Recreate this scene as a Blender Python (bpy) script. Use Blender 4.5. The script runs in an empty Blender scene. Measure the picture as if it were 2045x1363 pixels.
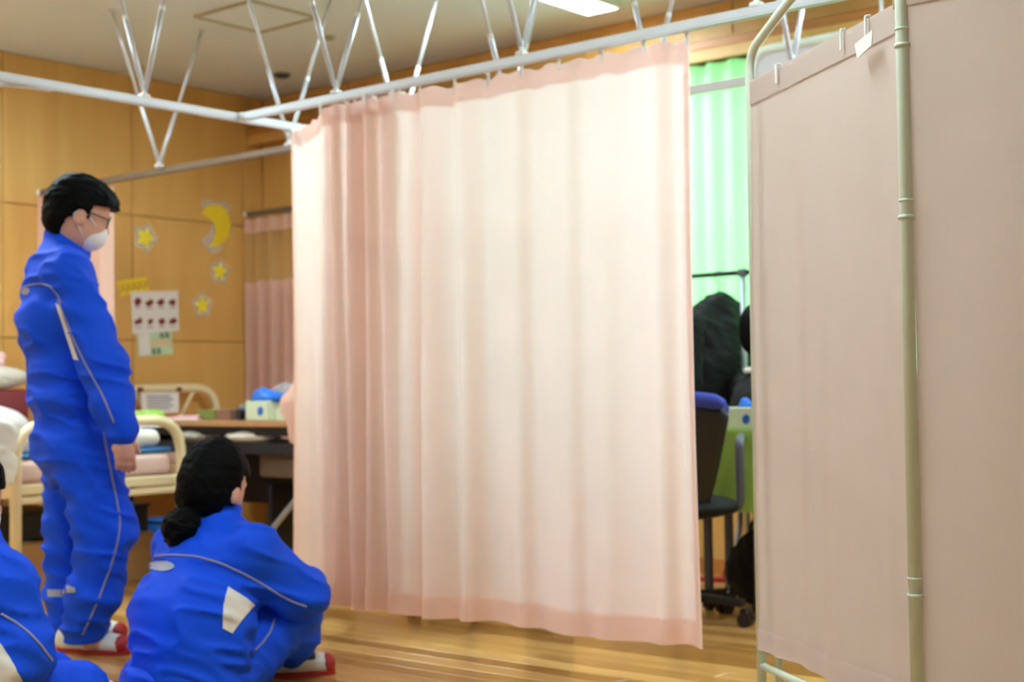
import bpy, bmesh, math, random
import numpy as np
from mathutils import Vector, Matrix
from mathutils.bvhtree import BVHTree
random.seed(7)
SC = bpy.context.scene
COL = SC.collection

# ------------------------------------------------------------------ camera
H = 0.905                       # lens height, metres
FPX = 2840.0                    # focal length in pixels of a 2045 wide frame (50 mm)
YAW, PITCH, ROLL = math.radians(50.141), math.radians(1.8583), math.radians(-0.8205)
_f = np.array([math.sin(YAW)*math.cos(PITCH), math.cos(YAW)*math.cos(PITCH), math.sin(PITCH)])
_r = np.array([math.cos(YAW), -math.sin(YAW), 0.0])
_u = np.cross(_r, _f)
RGT = math.cos(ROLL)*_r + math.sin(ROLL)*_u
UPV = -math.sin(ROLL)*_r + math.cos(ROLL)*_u
FWD = _f
CAM = np.array([0, 0, H])
cam_d = bpy.data.cameras.new('camera')
cam = bpy.data.objects.new('camera', cam_d)
COL.objects.link(cam)
cam.matrix_world = Matrix(((RGT[0], UPV[0], -FWD[0], 0), (RGT[1], UPV[1], -FWD[1], 0), (RGT[2], UPV[2], -FWD[2], H), (0, 0, 0, 1)))
cam_d.sensor_width = 36.0
cam_d.lens = FPX/2045*36
cam_d.clip_start = 0.05
cam_d.dof.use_dof = True
cam_d.dof.focus_distance = 2.7
cam_d.dof.aperture_fstop = 4.0
SC.camera = cam
SC.cycles.use_adaptive_sampling = True; SC.cycles.adaptive_threshold = .15; SC.cycles.adaptive_min_samples = 16
SC.cycles.max_bounces = 6; SC.cycles.diffuse_bounces = 4; SC.cycles.glossy_bounces = 3; SC.cycles.transmission_bounces = 4; SC.cycles.transparent_max_bounces = 6

# ------------------------------------------------------------------ world, daylight, exposure
vs = SC.view_settings
vs.view_transform = 'Standard'; vs.look = 'None'; vs.gamma = 1.0; vs.use_curve_mapping = False
vs.exposure = 0.32
W = bpy.data.worlds.new('sky'); SC.world = W; W.use_nodes = True
W.node_tree.nodes['Background'].inputs[0].default_value = (0.80, 0.90, 1.0, 1)
W.node_tree.nodes['Background'].inputs[1].default_value = 1.0
def area(name, loc, rot, sx, sy, watts, col):
    l = bpy.data.lights.new(name, 'AREA'); l.shape = 'RECTANGLE'; l.size = sx; l.size_y = sy
    l.energy = watts; l.color = col
    o = bpy.data.objects.new(name, l); COL.objects.link(o); o.location = loc; o.rotation_euler = rot
    return o
# daylight falling in through the long window of the far wall (outside the glass)
area('daylight', (6.45, 2.7, 1.95), (0, math.radians(88), 0), 2.0, 4.2, 135, (.76, .89, 1.0))
FIX_EMIT = 44.0                 # brightness of the ceiling fixtures' diffusers

# ------------------------------------------------------------------ helpers
def S(r, g, b):
    def c(v):
        v /= 255.0
        return v/12.92 if v <= 0.04045 else ((v+0.055)/1.055)**2.4
    return (c(r), c(g), c(b), 1.0)
def ray(px, py):
    return RGT*((px-1022.5)/FPX) - UPV*((py-681.5)/FPX) + FWD
def at(px, py, d): return CAM + ray(px, py)*d
def onx(px, py, X): r = ray(px, py); return CAM + r*(X/r[0])
def ony(px, py, Y): r = ray(px, py); return CAM + r*(Y/r[1])
def onz(px, py, z): r = ray(px, py); return CAM + r*((z-H)/r[2])
def A(*p): return np.array(p, float)
def nrm(v): v = np.asarray(v, float); return v/np.linalg.norm(v)

OFF = {}
def link(o, parent):
    COL.objects.link(o)
    if parent is not None: o.parent = parent
def mk(name, geo, mat, parent=None, smooth=False, kind=None, label=None):
    V, F = geo
    V = np.asarray(V, float)
    if parent is not None: off = OFF[parent.name]
    else: off = A((V[:, 0].min()+V[:, 0].max())/2, (V[:, 1].min()+V[:, 1].max())/2, V[:, 2].min())
    me = bpy.data.meshes.new(name)
    me.from_pydata((V-off).tolist(), [], [list(map(int, f)) for f in F])
    me.materials.append(mat)
    if smooth: me.polygons.foreach_set('use_smooth', [True]*len(me.polygons))
    me.update()
    o = bpy.data.objects.new(name, me)
    if parent is None: o.location = off
    link(o, parent); OFF[o.name] = off
    if kind: o['kind'] = kind
    if label: o['label'] = label
    return o
def tag(o, label, cat, group=None):
    o['label'] = label; o['category'] = cat
    if group: o['group'] = group
    return o
def thing(name, label, cat, loc, group=None):
    o = bpy.data.objects.new(name, None); o.empty_display_size = 0.1
    o.location = loc; COL.objects.link(o); OFF[o.name] = A(*loc)
    return tag(o, label, cat, group)
def struct(o): o['kind'] = 'structure'; return o

def join(*gs):
    V = []; F = []; n = 0
    for g in gs:
        v, f = g
        V.extend(np.asarray(v, float).tolist()); F.extend([[i+n for i in q] for q in f]); n += len(v)
    return np.array(V), F
def bm_geo(bm):
    bm.verts.index_update()
    V = np.array([v.co[:] for v in bm.verts]); F = [[v.index for v in f.verts] for f in bm.faces]
    bm.free(); return V, F
def box(c, s, bev=0.0, seg=1, rz=0.0):
    bm = bmesh.new(); bmesh.ops.create_cube(bm, size=1.0)
    for v in bm.verts: v.co = Vector((v.co.x*s[0], v.co.y*s[1], v.co.z*s[2]))
    if bev > 0: bmesh.ops.bevel(bm, geom=bm.edges[:], offset=bev, segments=seg, affect='EDGES', profile=0.5)
    V, F = bm_geo(bm)
    if rz:
        ca, sa = math.cos(rz), math.sin(rz)
        V = np.stack([V[:, 0]*ca-V[:, 1]*sa, V[:, 0]*sa+V[:, 1]*ca, V[:, 2]], 1)
    return V+A(*c), F
def bar(a, b, w, h, bev=0.0):
    """box beam from a to b, w wide (horizontal), h high"""
    a = A(*a); b = A(*b); d = nrm(b-a); side = np.cross(d, A(0, 0, 1))
    side = nrm(side) if np.linalg.norm(side) > 1e-6 else A(1, 0, 0)
    up = np.cross(side, d); L = np.linalg.norm(b-a)
    V, F = box((0, 0, 0), (L, w, h), bev)
    return (a+b)/2 + V[:, :1]*d + V[:, 1:2]*side + V[:, 2:3]*up, F
def tube(pts, r, n=10, closed=False, caps=True):
    pts = [A(*p) for p in pts]; m = len(pts)
    rs = r if hasattr(r, '__len__') else [r]*m
    V = []; F = []; prev = None
    for i, p in enumerate(pts):
        if closed: t = nrm(pts[(i+1) % m]-pts[i-1])
        else: t = nrm(pts[min(i+1, m-1)]-pts[max(i-1, 0)])
        if prev is None:
            ref = A(0, 0, 1) if abs(t[2]) < .9 else A(1, 0, 0)
            s = nrm(np.cross(t, ref))
        else:
            s = prev - t*np.dot(prev, t); s = nrm(s)
        prev = s; b = np.cross(t, s)
        for k in range(n):
            a = 2*math.pi*k/n
            V.append(p + rs[i]*(math.cos(a)*s + math.sin(a)*b))
    for i in range(m if closed else m-1):
        j = (i+1) % m
        for k in range(n):
            k2 = (k+1) % n
            F.append([i*n+k, i*n+k2, j*n+k2, j*n+k])
    if caps and not closed:
        F.append(list(range(n))[::-1]); F.append([(m-1)*n+k for k in range(n)])
    return np.array(V), F
def rounded(pts, rad, seg=6):
    """polyline with filleted corners"""
    pts = [A(*p) for p in pts]; out = [pts[0]]
    for i in range(1, len(pts)-1):
        a, b, c = pts[i-1], pts[i], pts[i+1]
        r = min(rad, np.linalg.norm(a-b)*.49, np.linalg.norm(c-b)*.49)
        p0 = b+nrm(a-b)*r; p1 = b+nrm(c-b)*r
        for k in range(seg+1):
            t = k/seg; out.append((1-t)**2*p0 + 2*t*(1-t)*b + t*t*p1)
    out.append(pts[-1]); return out
def lathe(c, prof, n=20):
    V = []; F = []; m = len(prof)
    for r, z in prof:
        for k in range(n):
            a = 2*math.pi*k/n; V.append((c[0]+r*math.cos(a), c[1]+r*math.sin(a), c[2]+z))
    for i in range(m-1):
        for k in range(n):
            k2 = (k+1) % n; F.append([i*n+k, i*n+k2, (i+1)*n+k2, (i+1)*n+k])
    F.append(list(range(n))[::-1]); F.append([(m-1)*n+k for k in range(n)])
    return np.array(V), F
def slab(poly, axis_o, eu, ev, th):
    """flat outline (u,v pairs) in the plane through axis_o, thickness th along eu x ev"""
    eu = nrm(eu); ev = nrm(ev); n = np.cross(eu, ev); o = A(*axis_o); m = len(poly)
    fr = [o+u*eu+v*ev+n*th for u, v in poly]; bk = [o+u*eu+v*ev for u, v in poly]
    F = [list(range(m)), [m+i for i in range(m)][::-1]]
    for i in range(m): j = (i+1) % m; F.append([i, m+i, m+j, j])
    return np.array(fr+bk), F
def grid_geo(P):
    """P[i][j] points -> open sheet"""
    P = np.asarray(P, float); a, b = P.shape[:2]
    F = [[i*b+j, i*b+j+1, (i+1)*b+j+1, (i+1)*b+j] for i in range(a-1) for j in range(b-1)]
    return P.reshape(-1, 3), F

# ------------------------------------------------------------------ signed-distance modelling for soft and living shapes
_rng = np.random.RandomState(11)
_LAT = _rng.rand(32, 32, 32).astype(np.float32)
def noise3(x, y, z, seed=0):
    q = [np.asarray(v, np.float32)+seed*k for v, k in ((x, 3.17), (y, 5.31), (z, 7.77))]
    i = [np.floor(v).astype(int) for v in q]; t = [v-k for v, k in zip(q, i)]; t = [v*v*(3-2*v) for v in t]
    out = 0
    for a in (0, 1):
        for b in (0, 1):
            for c in (0, 1):
                w = (t[0] if a else 1-t[0])*(t[1] if b else 1-t[1])*(t[2] if c else 1-t[2])
                out = out+w*_LAT[(i[0]+a) % 32, (i[1]+b) % 32, (i[2]+c) % 32]
    return out
class Field:
    def __init__(self, lo, hi, vox):
        self.lo = A(*lo); self.v = vox
        self.n = np.ceil((A(*hi)-self.lo)/vox).astype(int)+1
        self.f = np.full(self.n, 9.0, np.float32)
    def _sub(self, lo, hi):
        i0 = np.maximum(np.floor((lo-self.lo)/self.v).astype(int), 0)
        i1 = np.minimum(np.ceil((hi-self.lo)/self.v).astype(int)+1, self.n)
        if np.any(i1 <= i0): return None, None
        ax = [self.lo[k]+np.arange(i0[k], i1[k])*self.v for k in range(3)]
        X = np.stack(np.meshgrid(*ax, indexing='ij'), -1)
        return tuple(slice(i0[k], i1[k]) for k in range(3)), X
    def _put(self, sl, d, k, sub=False):
        f = self.f[sl]; d = d.astype(np.float32)
        if sub: self.f[sl] = np.maximum(f, -d); return
        if k > 0:
            h = np.clip(.5+.5*(f-d)/k, 0, 1); r = f*(1-h)+d*h-k*h*(1-h)
        else: r = np.minimum(f, d)
        self.f[sl] = r
    def cone(self, a, b, ra, rb, k=.02, st=None, sub=False):
        """tapered capsule; st=(dir, factor) stretches it sideways"""
        a = A(*a); b = A(*b); R = max(ra, rb)*(st[1] if st else 1)+k+.05
        sl, X = self._sub(np.minimum(a, b)-R, np.maximum(a, b)+R)
        if sl is None: return self
        P = X-a; ba = b-a
        if st:
            n = nrm(st[0]); dn = P@n; P = P+np.multiply.outer(dn*(1/st[1]-1), n); ba = ba+n*(ba@n)*(1/st[1]-1)
        t = np.clip((P@ba)/max(ba@ba, 1e-9), 0, 1)
        d = np.linalg.norm(P-np.multiply.outer(t, ba), axis=-1)-(ra+(rb-ra)*t)
        self._put(sl, d, k, sub); return self
    def chain(self, pts, rs, k=.02, st=None):
        for i in range(len(pts)-1): self.cone(pts[i], pts[i+1], rs[i], rs[i+1], k, st)
        return self
    def ell(self, c, rad, axes=None, k=.02, sub=False):
        c = A(*c); R = max(rad)+k+.05
        sl, X = self._sub(c-R, c+R)
        if sl is None: return self
        P = X-c
        if axes is not None: P = np.stack([P@nrm(a) for a in axes], -1)
        q = P/A(*rad); l = np.linalg.norm(q, axis=-1); g = np.linalg.norm(q/A(*rad), axis=-1)
        d = l*(l-1)/np.maximum(g, 1e-6)
        self._put(sl, d, k, sub); return self
    def coords(self):
        ax = [self.lo[k]+np.arange(self.n[k])*self.v for k in range(3)]
        return np.meshgrid(*ax, indexing='ij')
    def cut_below(self, z):
        zz = self.lo[2]+np.arange(self.n[2])*self.v
        self.f = np.maximum(self.f, (z-zz)[None, None, :].astype(np.float32)); return self
    def clip(self, p, n, keep_neg=True):
        """keep the side of the plane where (x-p).n < 0"""
        X, Y, Z = self.coords(); n = nrm(n)
        d = (X-p[0])*n[0]+(Y-p[1])*n[1]+(Z-p[2])*n[2]
        self.f = np.maximum(self.f, d.astype(np.float32)); return self
    def wrinkle(self, amp, sc=1.0, seed=0):
        """soft cloth relief: broad lumps plus slanted creases"""
        m = np.abs(self.f) < .035; ix = np.argwhere(m); seed = int(seed*10)
        X, Y, Z = (self.lo+ix*self.v).T
        n1 = noise3(X/(.16*sc), Y/(.16*sc), Z/(.16*sc), seed)-.5
        n2 = noise3((X+.5*Z)/(.13*sc), (Y-.4*Z)/(.13*sc), (Z*1.0+.25*X)/(.055*sc), seed+1)
        r = 1-np.abs(2*n2-1); r = r*r
        w = 1.6*n1-1.5*r+.5
        fv = self.f[m]; self.f[m] = fv+(amp*w*np.clip((.035-np.abs(fv))/.02, 0, 1)).astype(np.float32); return self
    def carve(self, p, axes, fn):
        """remove where fn(a, b, c) < 0 in the local axes at p"""
        X, Y, Z = self.coords(); P = np.stack([X-p[0], Y-p[1], Z-p[2]], -1)
        a, b, c = [P@nrm(v) for v in axes]
        self.f = np.maximum(self.f, -fn(a, b, c).astype(np.float32)); return self
    def mesh(self):
        f = np.pad(self.f, 1, constant_values=1.0); lo = self.lo-self.v
        ins = f < 0; n = np.array(f.shape)
        cnt = np.zeros(n-1, np.int8); corners = [(i, j, k) for i in (0, 1) for j in (0, 1) for k in (0, 1)]
        for c in corners: cnt += ins[c[0]:n[0]-1+c[0], c[1]:n[1]-1+c[1], c[2]:n[2]-1+c[2]]
        act = (cnt > 0) & (cnt < 8); idx = np.argwhere(act)
        ids = np.full(n-1, -1, np.int64); ids[act] = np.arange(len(idx))
        val = {c: f[idx[:, 0]+c[0], idx[:, 1]+c[1], idx[:, 2]+c[2]] for c in corners}
        acc = np.zeros((len(idx), 3)); num = np.zeros(len(idx))
        for c in corners:
            for ax in range(3):
                if c[ax] == 0:
                    d = list(c); d[ax] = 1; d = tuple(d); a, b = val[c], val[d]
                    m = (a < 0) != (b < 0); t = np.where(m, a/np.where(m, a-b, 1), 0)
                    p = np.tile(A(*c), (len(idx), 1)); p[:, ax] += t
                    acc += p*m[:, None]; num += m
        V = lo+(idx+acc/num[:, None])*self.v
        F = []
        for ax in range(3):
            o1, o2 = [(1, 2), (2, 0), (0, 1)][ax]
            s0 = [slice(None)]*3; s1 = [slice(None)]*3; s0[ax] = slice(0, -1); s1[ax] = slice(1, None)
            a = ins[tuple(s0)]; b = ins[tuple(s1)]; e = np.argwhere(a != b)
            e = e[(e[:, o1] > 0) & (e[:, o2] > 0) & (e[:, o1] < n[o1]-1) & (e[:, o2] < n[o2]-1)]
            up = a[e[:, 0], e[:, 1], e[:, 2]]
            def cid(d1, d2):
                q = e.copy(); q[:, o1] -= d1; q[:, o2] -= d2; return ids[q[:, 0], q[:, 1], q[:, 2]]
            Q = np.stack([cid(1, 1), cid(0, 1), cid(0, 0), cid(1, 0)], 1)
            Q[~up] = Q[~up][:, ::-1]; F.append(Q)
        return V, np.concatenate(F).tolist()

# ------------------------------------------------------------------ procedural materials
MATS = {}
def nodes(m):
    m.use_nodes = True; nt = m.node_tree; return nt, nt.nodes, nt.links, nt.nodes['Principled BSDF']
def pm(name, col, rough=.55, var=.06, scale=14.0, bump=.0, bscale=120.0, metal=0.0, spec=.5, stretch=(1, 1, 1), sheen=0.0, coat=0.0, emit=None, estr=0):
    """plain procedural surface: noise tint plus fine bump"""
    m = bpy.data.materials.new(name); nt, N, L, bs = nodes(m)
    bs.inputs['Roughness'].default_value = rough; bs.inputs['Metallic'].default_value = metal
    bs.inputs['Specular IOR Level'].default_value = spec
    if sheen: bs.inputs['Sheen Weight'].default_value = sheen
    if coat: bs.inputs['Coat Weight'].default_value = coat; bs.inputs['Coat Roughness'].default_value = .1
    tc = N.new('ShaderNodeTexCoord'); mp = N.new('ShaderNodeMapping'); mp.inputs['Scale'].default_value = stretch
    L.new(tc.outputs['Object'], mp.inputs[0])
    nz = N.new('ShaderNodeTexNoise'); nz.inputs['Scale'].default_value = scale; nz.inputs['Detail'].default_value = 3
    L.new(mp.outputs[0], nz.inputs['Vector'])
    mx = N.new('ShaderNodeMix'); mx.data_type = 'RGBA'
    mx.inputs[6].default_value = tuple(min(1, c*(1-var)) for c in col[:3])+(1,)
    mx.inputs[7].default_value = tuple(min(1, c*(1+var)) for c in col[:3])+(1,)
    L.new(nz.outputs['Fac'], mx.inputs[0]); L.new(mx.outputs[2], bs.inputs['Base Color'])
    if bump:
        n2 = N.new('ShaderNodeTexNoise'); n2.inputs['Scale'].default_value = bscale; L.new(mp.outputs[0], n2.inputs['Vector'])
        b = N.new('ShaderNodeBump'); b.inputs['Strength'].default_value = bump; b.inputs['Distance'].default_value = .01
        L.new(n2.outputs['Fac'], b.inputs['Height']); L.new(b.outputs[0], bs.inputs['Normal'])
    if emit:
        bs.inputs['Emission Color'].default_value = emit; bs.inputs['Emission Strength'].default_value = estr
    MATS[name] = m; return m
def cloth(name, dcol, tcol, mixf=.5, var=.03, see=0.0, weave=400):
    """thin woven cloth: part scatters back, part lets light through"""
    m = bpy.data.materials.new(name); m.use_nodes = True; nt = m.node_tree; N = nt.nodes; L = nt.links
    N.remove(N['Principled BSDF']); out = N['Material Output']
    tc = N.new('ShaderNodeTexCoord'); nz = N.new('ShaderNodeTexNoise'); nz.inputs['Scale'].default_value = 9
    L.new(tc.outputs['Object'], nz.inputs['Vector'])
    def tint(c):
        mx = N.new('ShaderNodeMix'); mx.data_type = 'RGBA'
        mx.inputs[6].default_value = tuple(x*(1-var) for x in c[:3])+(1,); mx.inputs[7].default_value = tuple(min(1, x*(1+var)) for x in c[:3])+(1,)
        L.new(nz.outputs['Fac'], mx.inputs[0]); return mx.outputs[2]
    d = N.new('ShaderNodeBsdfDiffuse'); t = N.new('ShaderNodeBsdfTranslucent'); ms = N.new('ShaderNodeMixShader')
    L.new(tint(dcol), d.inputs[0]); L.new(tint(tcol), t.inputs[0]); ms.inputs[0].default_value = mixf
    w = N.new('ShaderNodeTexNoise'); w.inputs['Scale'].default_value = weave; L.new(tc.outputs['Object'], w.inputs['Vector'])
    b = N.new('ShaderNodeBump'); b.inputs['Strength'].default_value = .15; b.inputs['Distance'].default_value = .002
    L.new(w.outputs['Fac'], b.inputs['Height']); L.new(b.outputs[0], d.inputs['Normal'])
    L.new(d.outputs[0], ms.inputs[1]); L.new(t.outputs[0], ms.inputs[2]); fin = ms.outputs[0]
    if see:
        tr = N.new('ShaderNodeBsdfTransparent'); m2 = N.new('ShaderNodeMixShader'); m2.inputs[0].default_value = see
        L.new(fin, m2.inputs[1]); L.new(tr.outputs[0], m2.inputs[2]); fin = m2.outputs[0]
    L.new(fin, out.inputs[0]); MATS[name] = m; return m
def wood(name, c0, c1, stretch, rough=.4, coat=0.0, plank=None, spec=.5):
    """grained wood in world space; plank=(width, length, shift) gives each board its own tone"""
    m = bpy.data.materials.new(name); nt, N, L, bs = nodes(m)
    g = N.new('ShaderNodeNewGeometry'); mp = N.new('ShaderNodeMapping'); mp.inputs['Scale'].default_value = stretch
    L.new(g.outputs['Position'], mp.inputs[0])
    nz = N.new('ShaderNodeTexNoise'); nz.inputs['Scale'].default_value = 1.0; nz.inputs['Detail'].default_value = 6; nz.inputs['Distortion'].default_value = .6
    if plank:
        oi = N.new('ShaderNodeObjectInfo'); gi = N.new('ShaderNodeNewGeometry')
        ad = N.new('ShaderNodeMath'); ad.operation = 'ADD'; L.new(oi.outputs['Random'], ad.inputs[0]); L.new(gi.outputs['Random Per Island'], ad.inputs[1])
        wn = N.new('ShaderNodeTexWhiteNoise'); wn.noise_dimensions = '1D'; L.new(ad.outputs[0], wn.inputs['W'])
        va = N.new('ShaderNodeVectorMath'); va.operation = 'MULTIPLY_ADD'; va.inputs[1].default_value = (9, 9, 9)
        L.new(wn.outputs['Color'], va.inputs[0]); L.new(mp.outputs[0], va.inputs[2]); L.new(va.outputs[0], nz.inputs['Vector'])
    else: L.new(mp.outputs[0], nz.inputs['Vector'])
    rp = N.new('ShaderNodeValToRGB'); rp.color_ramp.elements[0].position = .3; rp.color_ramp.elements[1].position = .7
    rp.color_ramp.elements[0].color = c0; rp.color_ramp.elements[1].color = c1
    if plank:
        mm = N.new('ShaderNodeMath'); mm.operation = 'MULTIPLY_ADD'; mm.inputs[1].default_value = .55; 
        sb = N.new('ShaderNodeMath'); sb.operation = 'MULTIPLY_ADD'; sb.inputs[1].default_value = .55; sb.inputs[2].default_value = -.05
        L.new(nz.outputs['Fac'], sb.inputs[0]); L.new(wn.outputs['Value'], mm.inputs[0]); L.new(sb.outputs[0], mm.inputs[2]); L.new(mm.outputs[0], rp.inputs[0])
    else: L.new(nz.outputs['Fac'], rp.inputs[0])
    L.new(rp.outputs[0], bs.inputs['Base Color'])
    bs.inputs['Roughness'].default_value = rough; bs.inputs['Specular IOR Level'].default_value = spec
    if coat: bs.inputs['Coat Weight'].default_value = coat; bs.inputs['Coat Roughness'].default_value = .12
    b = N.new('ShaderNodeBump'); b.inputs['Strength'].default_value = .06; b.inputs['Distance'].default_value = .003
    L.new(nz.outputs['Fac'], b.inputs['Height']); L.new(b.outputs[0], bs.inputs['Normal'])
    MATS[name] = m; return m
def lamp_mat(name, col, st):
    m = bpy.data.materials.new(name); m.use_nodes = True; N = m.node_tree.nodes; N.remove(N['Principled BSDF'])
    e = N.new('ShaderNodeEmission'); e.inputs[0].default_value = col; e.inputs[1].default_value = st
    m.node_tree.links.new(e.outputs[0], N['Material Output'].inputs[0]); MATS[name] = m; return m
def glass_mat(name, tint=(1, 1, 1, 1), gl=.08, see=1.0):
    m = bpy.data.materials.new(name); m.use_nodes = True; N = m.node_tree.nodes; L = m.node_tree.links; N.remove(N['Principled BSDF'])
    t = N.new('ShaderNodeBsdfTransparent'); t.inputs[0].default_value = tint
    g = N.new('ShaderNodeBsdfGlossy'); g.inputs['Roughness'].default_value = .08
    x = N.new('ShaderNodeMixShader'); x.inputs[0].default_value = gl
    L.new(t.outputs[0], x.inputs[1]); L.new(g.outputs[0], x.inputs[2]); L.new(x.outputs[0], N['Material Output'].inputs[0])
    MATS[name] = m; return m

WALLWOOD = wood('wall_veneer', S(214, 164, 88), S(226, 178, 102), (9, 9, .9), rough=.42)
TRIMWOOD = wood('trim_wood', S(178, 112, 50), S(200, 134, 68), (12, 1.2, 12), rough=.4)
FLOORWOOD = wood('floor_boards', S(172, 120, 56), S(222, 172, 100), (14, .9, 1), rough=.28, coat=.35, plank=True)
JOINT = pm('joint_shadow_gap', S(95, 62, 30), .8)
CEIL = pm('ceiling_board', S(216, 222, 226), .9, var=.04, scale=60, bump=.5, bscale=90)
CEILTRIM = pm('hatch_trim', S(176, 166, 140), .5)
PLASTER = pm('plain_plaster', S(225, 218, 205), .85, bump=.1)
ALU = pm('white_aluminium', S(226, 231, 238), .32, var=.02, metal=.15)
ALUDARK = pm('shaded_aluminium', S(128, 112, 98), .4, var=.03, metal=.3)  # same aluminium as the white rails, darkened in colour as if unlit
ROD = pm('rod_zinc', S(212, 214, 222), .35, var=.04, metal=.25)
WHITEPL = pm('white_plastic', S(240, 242, 240), .35, var=.02)
CURT = cloth('peach_curtain_cloth', S(255, 190, 158), S(250, 246, 248), .53)
CURTHEM = cloth('peach_hem_cloth', S(255, 198, 170), S(251, 243, 242), .56)
PINK = cloth('pink_curtain_cloth', S(246, 212, 196), S(250, 214, 194), .45)
MESHCL = cloth('curtain_net_cloth', S(236, 214, 156), S(244, 226, 176), .5, see=.55)
GREEN = cloth('green_window_cloth', S(186, 234, 180), S(158, 236, 154), .42)
SCREEN = cloth('dusty_pink_screen_cloth', S(212, 195, 185), S(228, 196, 180), .25)
SCREENHEM = cloth('screen_hem_cloth', S(222, 202, 194), S(228, 196, 184), .15)
POST = pm('cream_green_enamel', S(214, 222, 204), .38, var=.02)
CREAM = pm('cream_enamel', S(240, 222, 178), .35, var=.03)
BLUE = pm('royal_blue_jersey', S(9, 80, 236), .7, var=.10, scale=7, bump=.25, bscale=16, spec=.25, stretch=(1, 1, .7))
BLUERIB = pm('royal_blue_rib', S(16, 56, 190), .7, var=.08, bump=.3, bscale=150)
PIPING = pm('silver_piping', S(150, 150, 185), .4)
REFLECT = pm('reflective_print', S(168, 178, 200), .35, var=.12, scale=80)
WHITECL = pm('white_jersey', S(232, 228, 222), .75, var=.05, bump=.2, bscale=30)
SKIN = pm('skin', S(222, 168, 142), .5, var=.05, scale=30)
HAIR = pm('black_hair', S(6, 6, 7), .6, var=.4, scale=40, stretch=(1, 1, .25), bump=.3, bscale=70, spec=.08)
MASKW = pm('mask_white', S(240, 240, 242), .75, var=.02, bump=.15, bscale=60)
DARKPL = pm('black_plastic', S(26, 26, 28), .4, var=.1)
GREYPL = pm('grey_plastic', S(92, 94, 102), .45)
SHOEW = pm('shoe_canvas', S(238, 236, 230), .65, var=.04)
SHOER = pm('shoe_red_rubber', S(178, 36, 44), .5, var=.05)
BLACKCL = pm('black_wool', S(9, 9, 12), .85, var=.2, bump=.3, bscale=40)
TABLEWD = wood('table_laminate', S(168, 118, 74), S(188, 138, 92), (3, 14, 3), rough=.35)
DARKMET = pm('dark_steel', S(46, 44, 48), .45, metal=.4)
STEEL = pm('grey_steel', S(165, 168, 178), .35, metal=.5)
CARD = pm('cardboard', S(188, 142, 88), .85, var=.06, bump=.1)
MATTR = pm('pale_pink_mattress', S(236, 202, 190), .8, var=.04, bump=.2, bscale=20)
SHEETB = pm('blue_sheet', S(58, 116, 172), .8)
LINEN = pm('white_linen', S(240, 236, 226), .85, var=.04, bump=.3, bscale=18)
GREYCL = pm('grey_linen', S(206, 198, 184), .85, var=.05, bump=.3, bscale=18)
MAROON = pm('maroon_vinyl', S(118, 28, 36), .45)
BUCKET = pm('blue_plastic', S(28, 98, 186), .4)
GLOVE = pm('blue_nitrile', S(24, 112, 222), .45, var=.1)
BOXGRN = pm('pale_green_card', S(206, 216, 184), .6, var=.05, scale=25)
OLIVE = pm('olive_card', S(112, 122, 58), .6, var=.2, scale=30)
BROWNC = pm('brown_card', S(134, 92, 74), .6, var=.15, scale=30)
PINKPAPER = pm('pink_paper', S(226, 178, 180), .7, var=.12, scale=22)
LIME = pm('lime_plastic', S(160, 206, 86), .5)
PAPER = pm('white_paper', S(236, 232, 228), .7, var=.03)
YELLOW = pm('yellow_paper', S(246, 212, 40), .6, var=.05)
YELLOW2 = pm('lemon_paper', S(246, 228, 50), .6, var=.05)
LAMIN = cloth('clear_laminate', S(246, 244, 238), S(246, 244, 238), .0, see=.72)
INKR = pm('dark_red_ink', S(128, 48, 46), .7, var=.25, scale=60)
INKK = pm('black_ink', S(50, 56, 60), .7, var=.2)
INKG = pm('grey_ink', S(150, 140, 160), .7, var=.2)
PGREEN = pm('pale_green_paper', S(196, 222, 180), .7)
PCREAM = pm('pale_orange_paper', S(226, 204, 162), .7)
GREENCL = pm('olive_green_tablecloth', S(150, 184, 72), .8, var=.05, bump=.2, bscale=20)
SEATBLUE = pm('blue_chair_fabric', S(52, 70, 176), .85, var=.08, bump=.3, bscale=200)
GREYPANEL = pm('pale_grey_panel', S(212, 208, 214), .5)
FRAMEW = pm('mint_white_enamel', S(232, 242, 232), .35)
GLASS = glass_mat('window_glass', (.98, 1, .99, 1), .06)
BAGPL = cloth('clear_plastic_bag', S(196, 196, 206), S(210, 210, 220), .4, see=.45)
DIFF = lamp_mat('lamp_diffuser', (.77, .955, 1.0, 1), FIX_EMIT)

# ------------------------------------------------------------------ the room
X0, X1, Y0, Y1, ZC, ZR = -2.6, 5.83, -2.6, 6.89, 2.735, 1.99
floor = struct(mk('floor', box(((X0+X1)/2, (Y0+Y1)/2, -.07), (X1-X0, Y1-Y0, .10)), JOINT))
PW, PL = .09, 1.82
cells = []
i = 0
x = X0
while x < X1-.001:
    w = min(PW, X1-x); y = Y0-((i*.37) % 1.0)*PL
    while y < Y1:
        ya, yb = max(y, Y0), min(y+PL, Y1)
        if yb-ya > .05: cells.append((x, w, ya, yb))
        y += PL
    x += PW; i += 1
def inview(c):
    p = A(c[0]+c[1]/2, (c[2]+c[3])/2); return np.hypot(p[0]-3.0, p[1]-3.6)
cells.sort(key=inview)
def plank(c): return box((c[0]+c[1]/2, (c[2]+c[3])/2, -.010), (c[1]-.0022, c[3]-c[2]-.002, .020), .0012)
for c in cells[:300]: mk('plank', plank(c), FLOORWOOD, floor)
mk('far_planks', join(*[plank(c) for c in cells[300:]]), FLOORWOOD, floor, kind='stuff')

ceiling = struct(mk('ceiling', box(((X0+X1)/2, (Y0+Y1)/2, ZC+.05), (X1-X0+.2, Y1-Y0+.2, .10)), CEIL))
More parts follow.
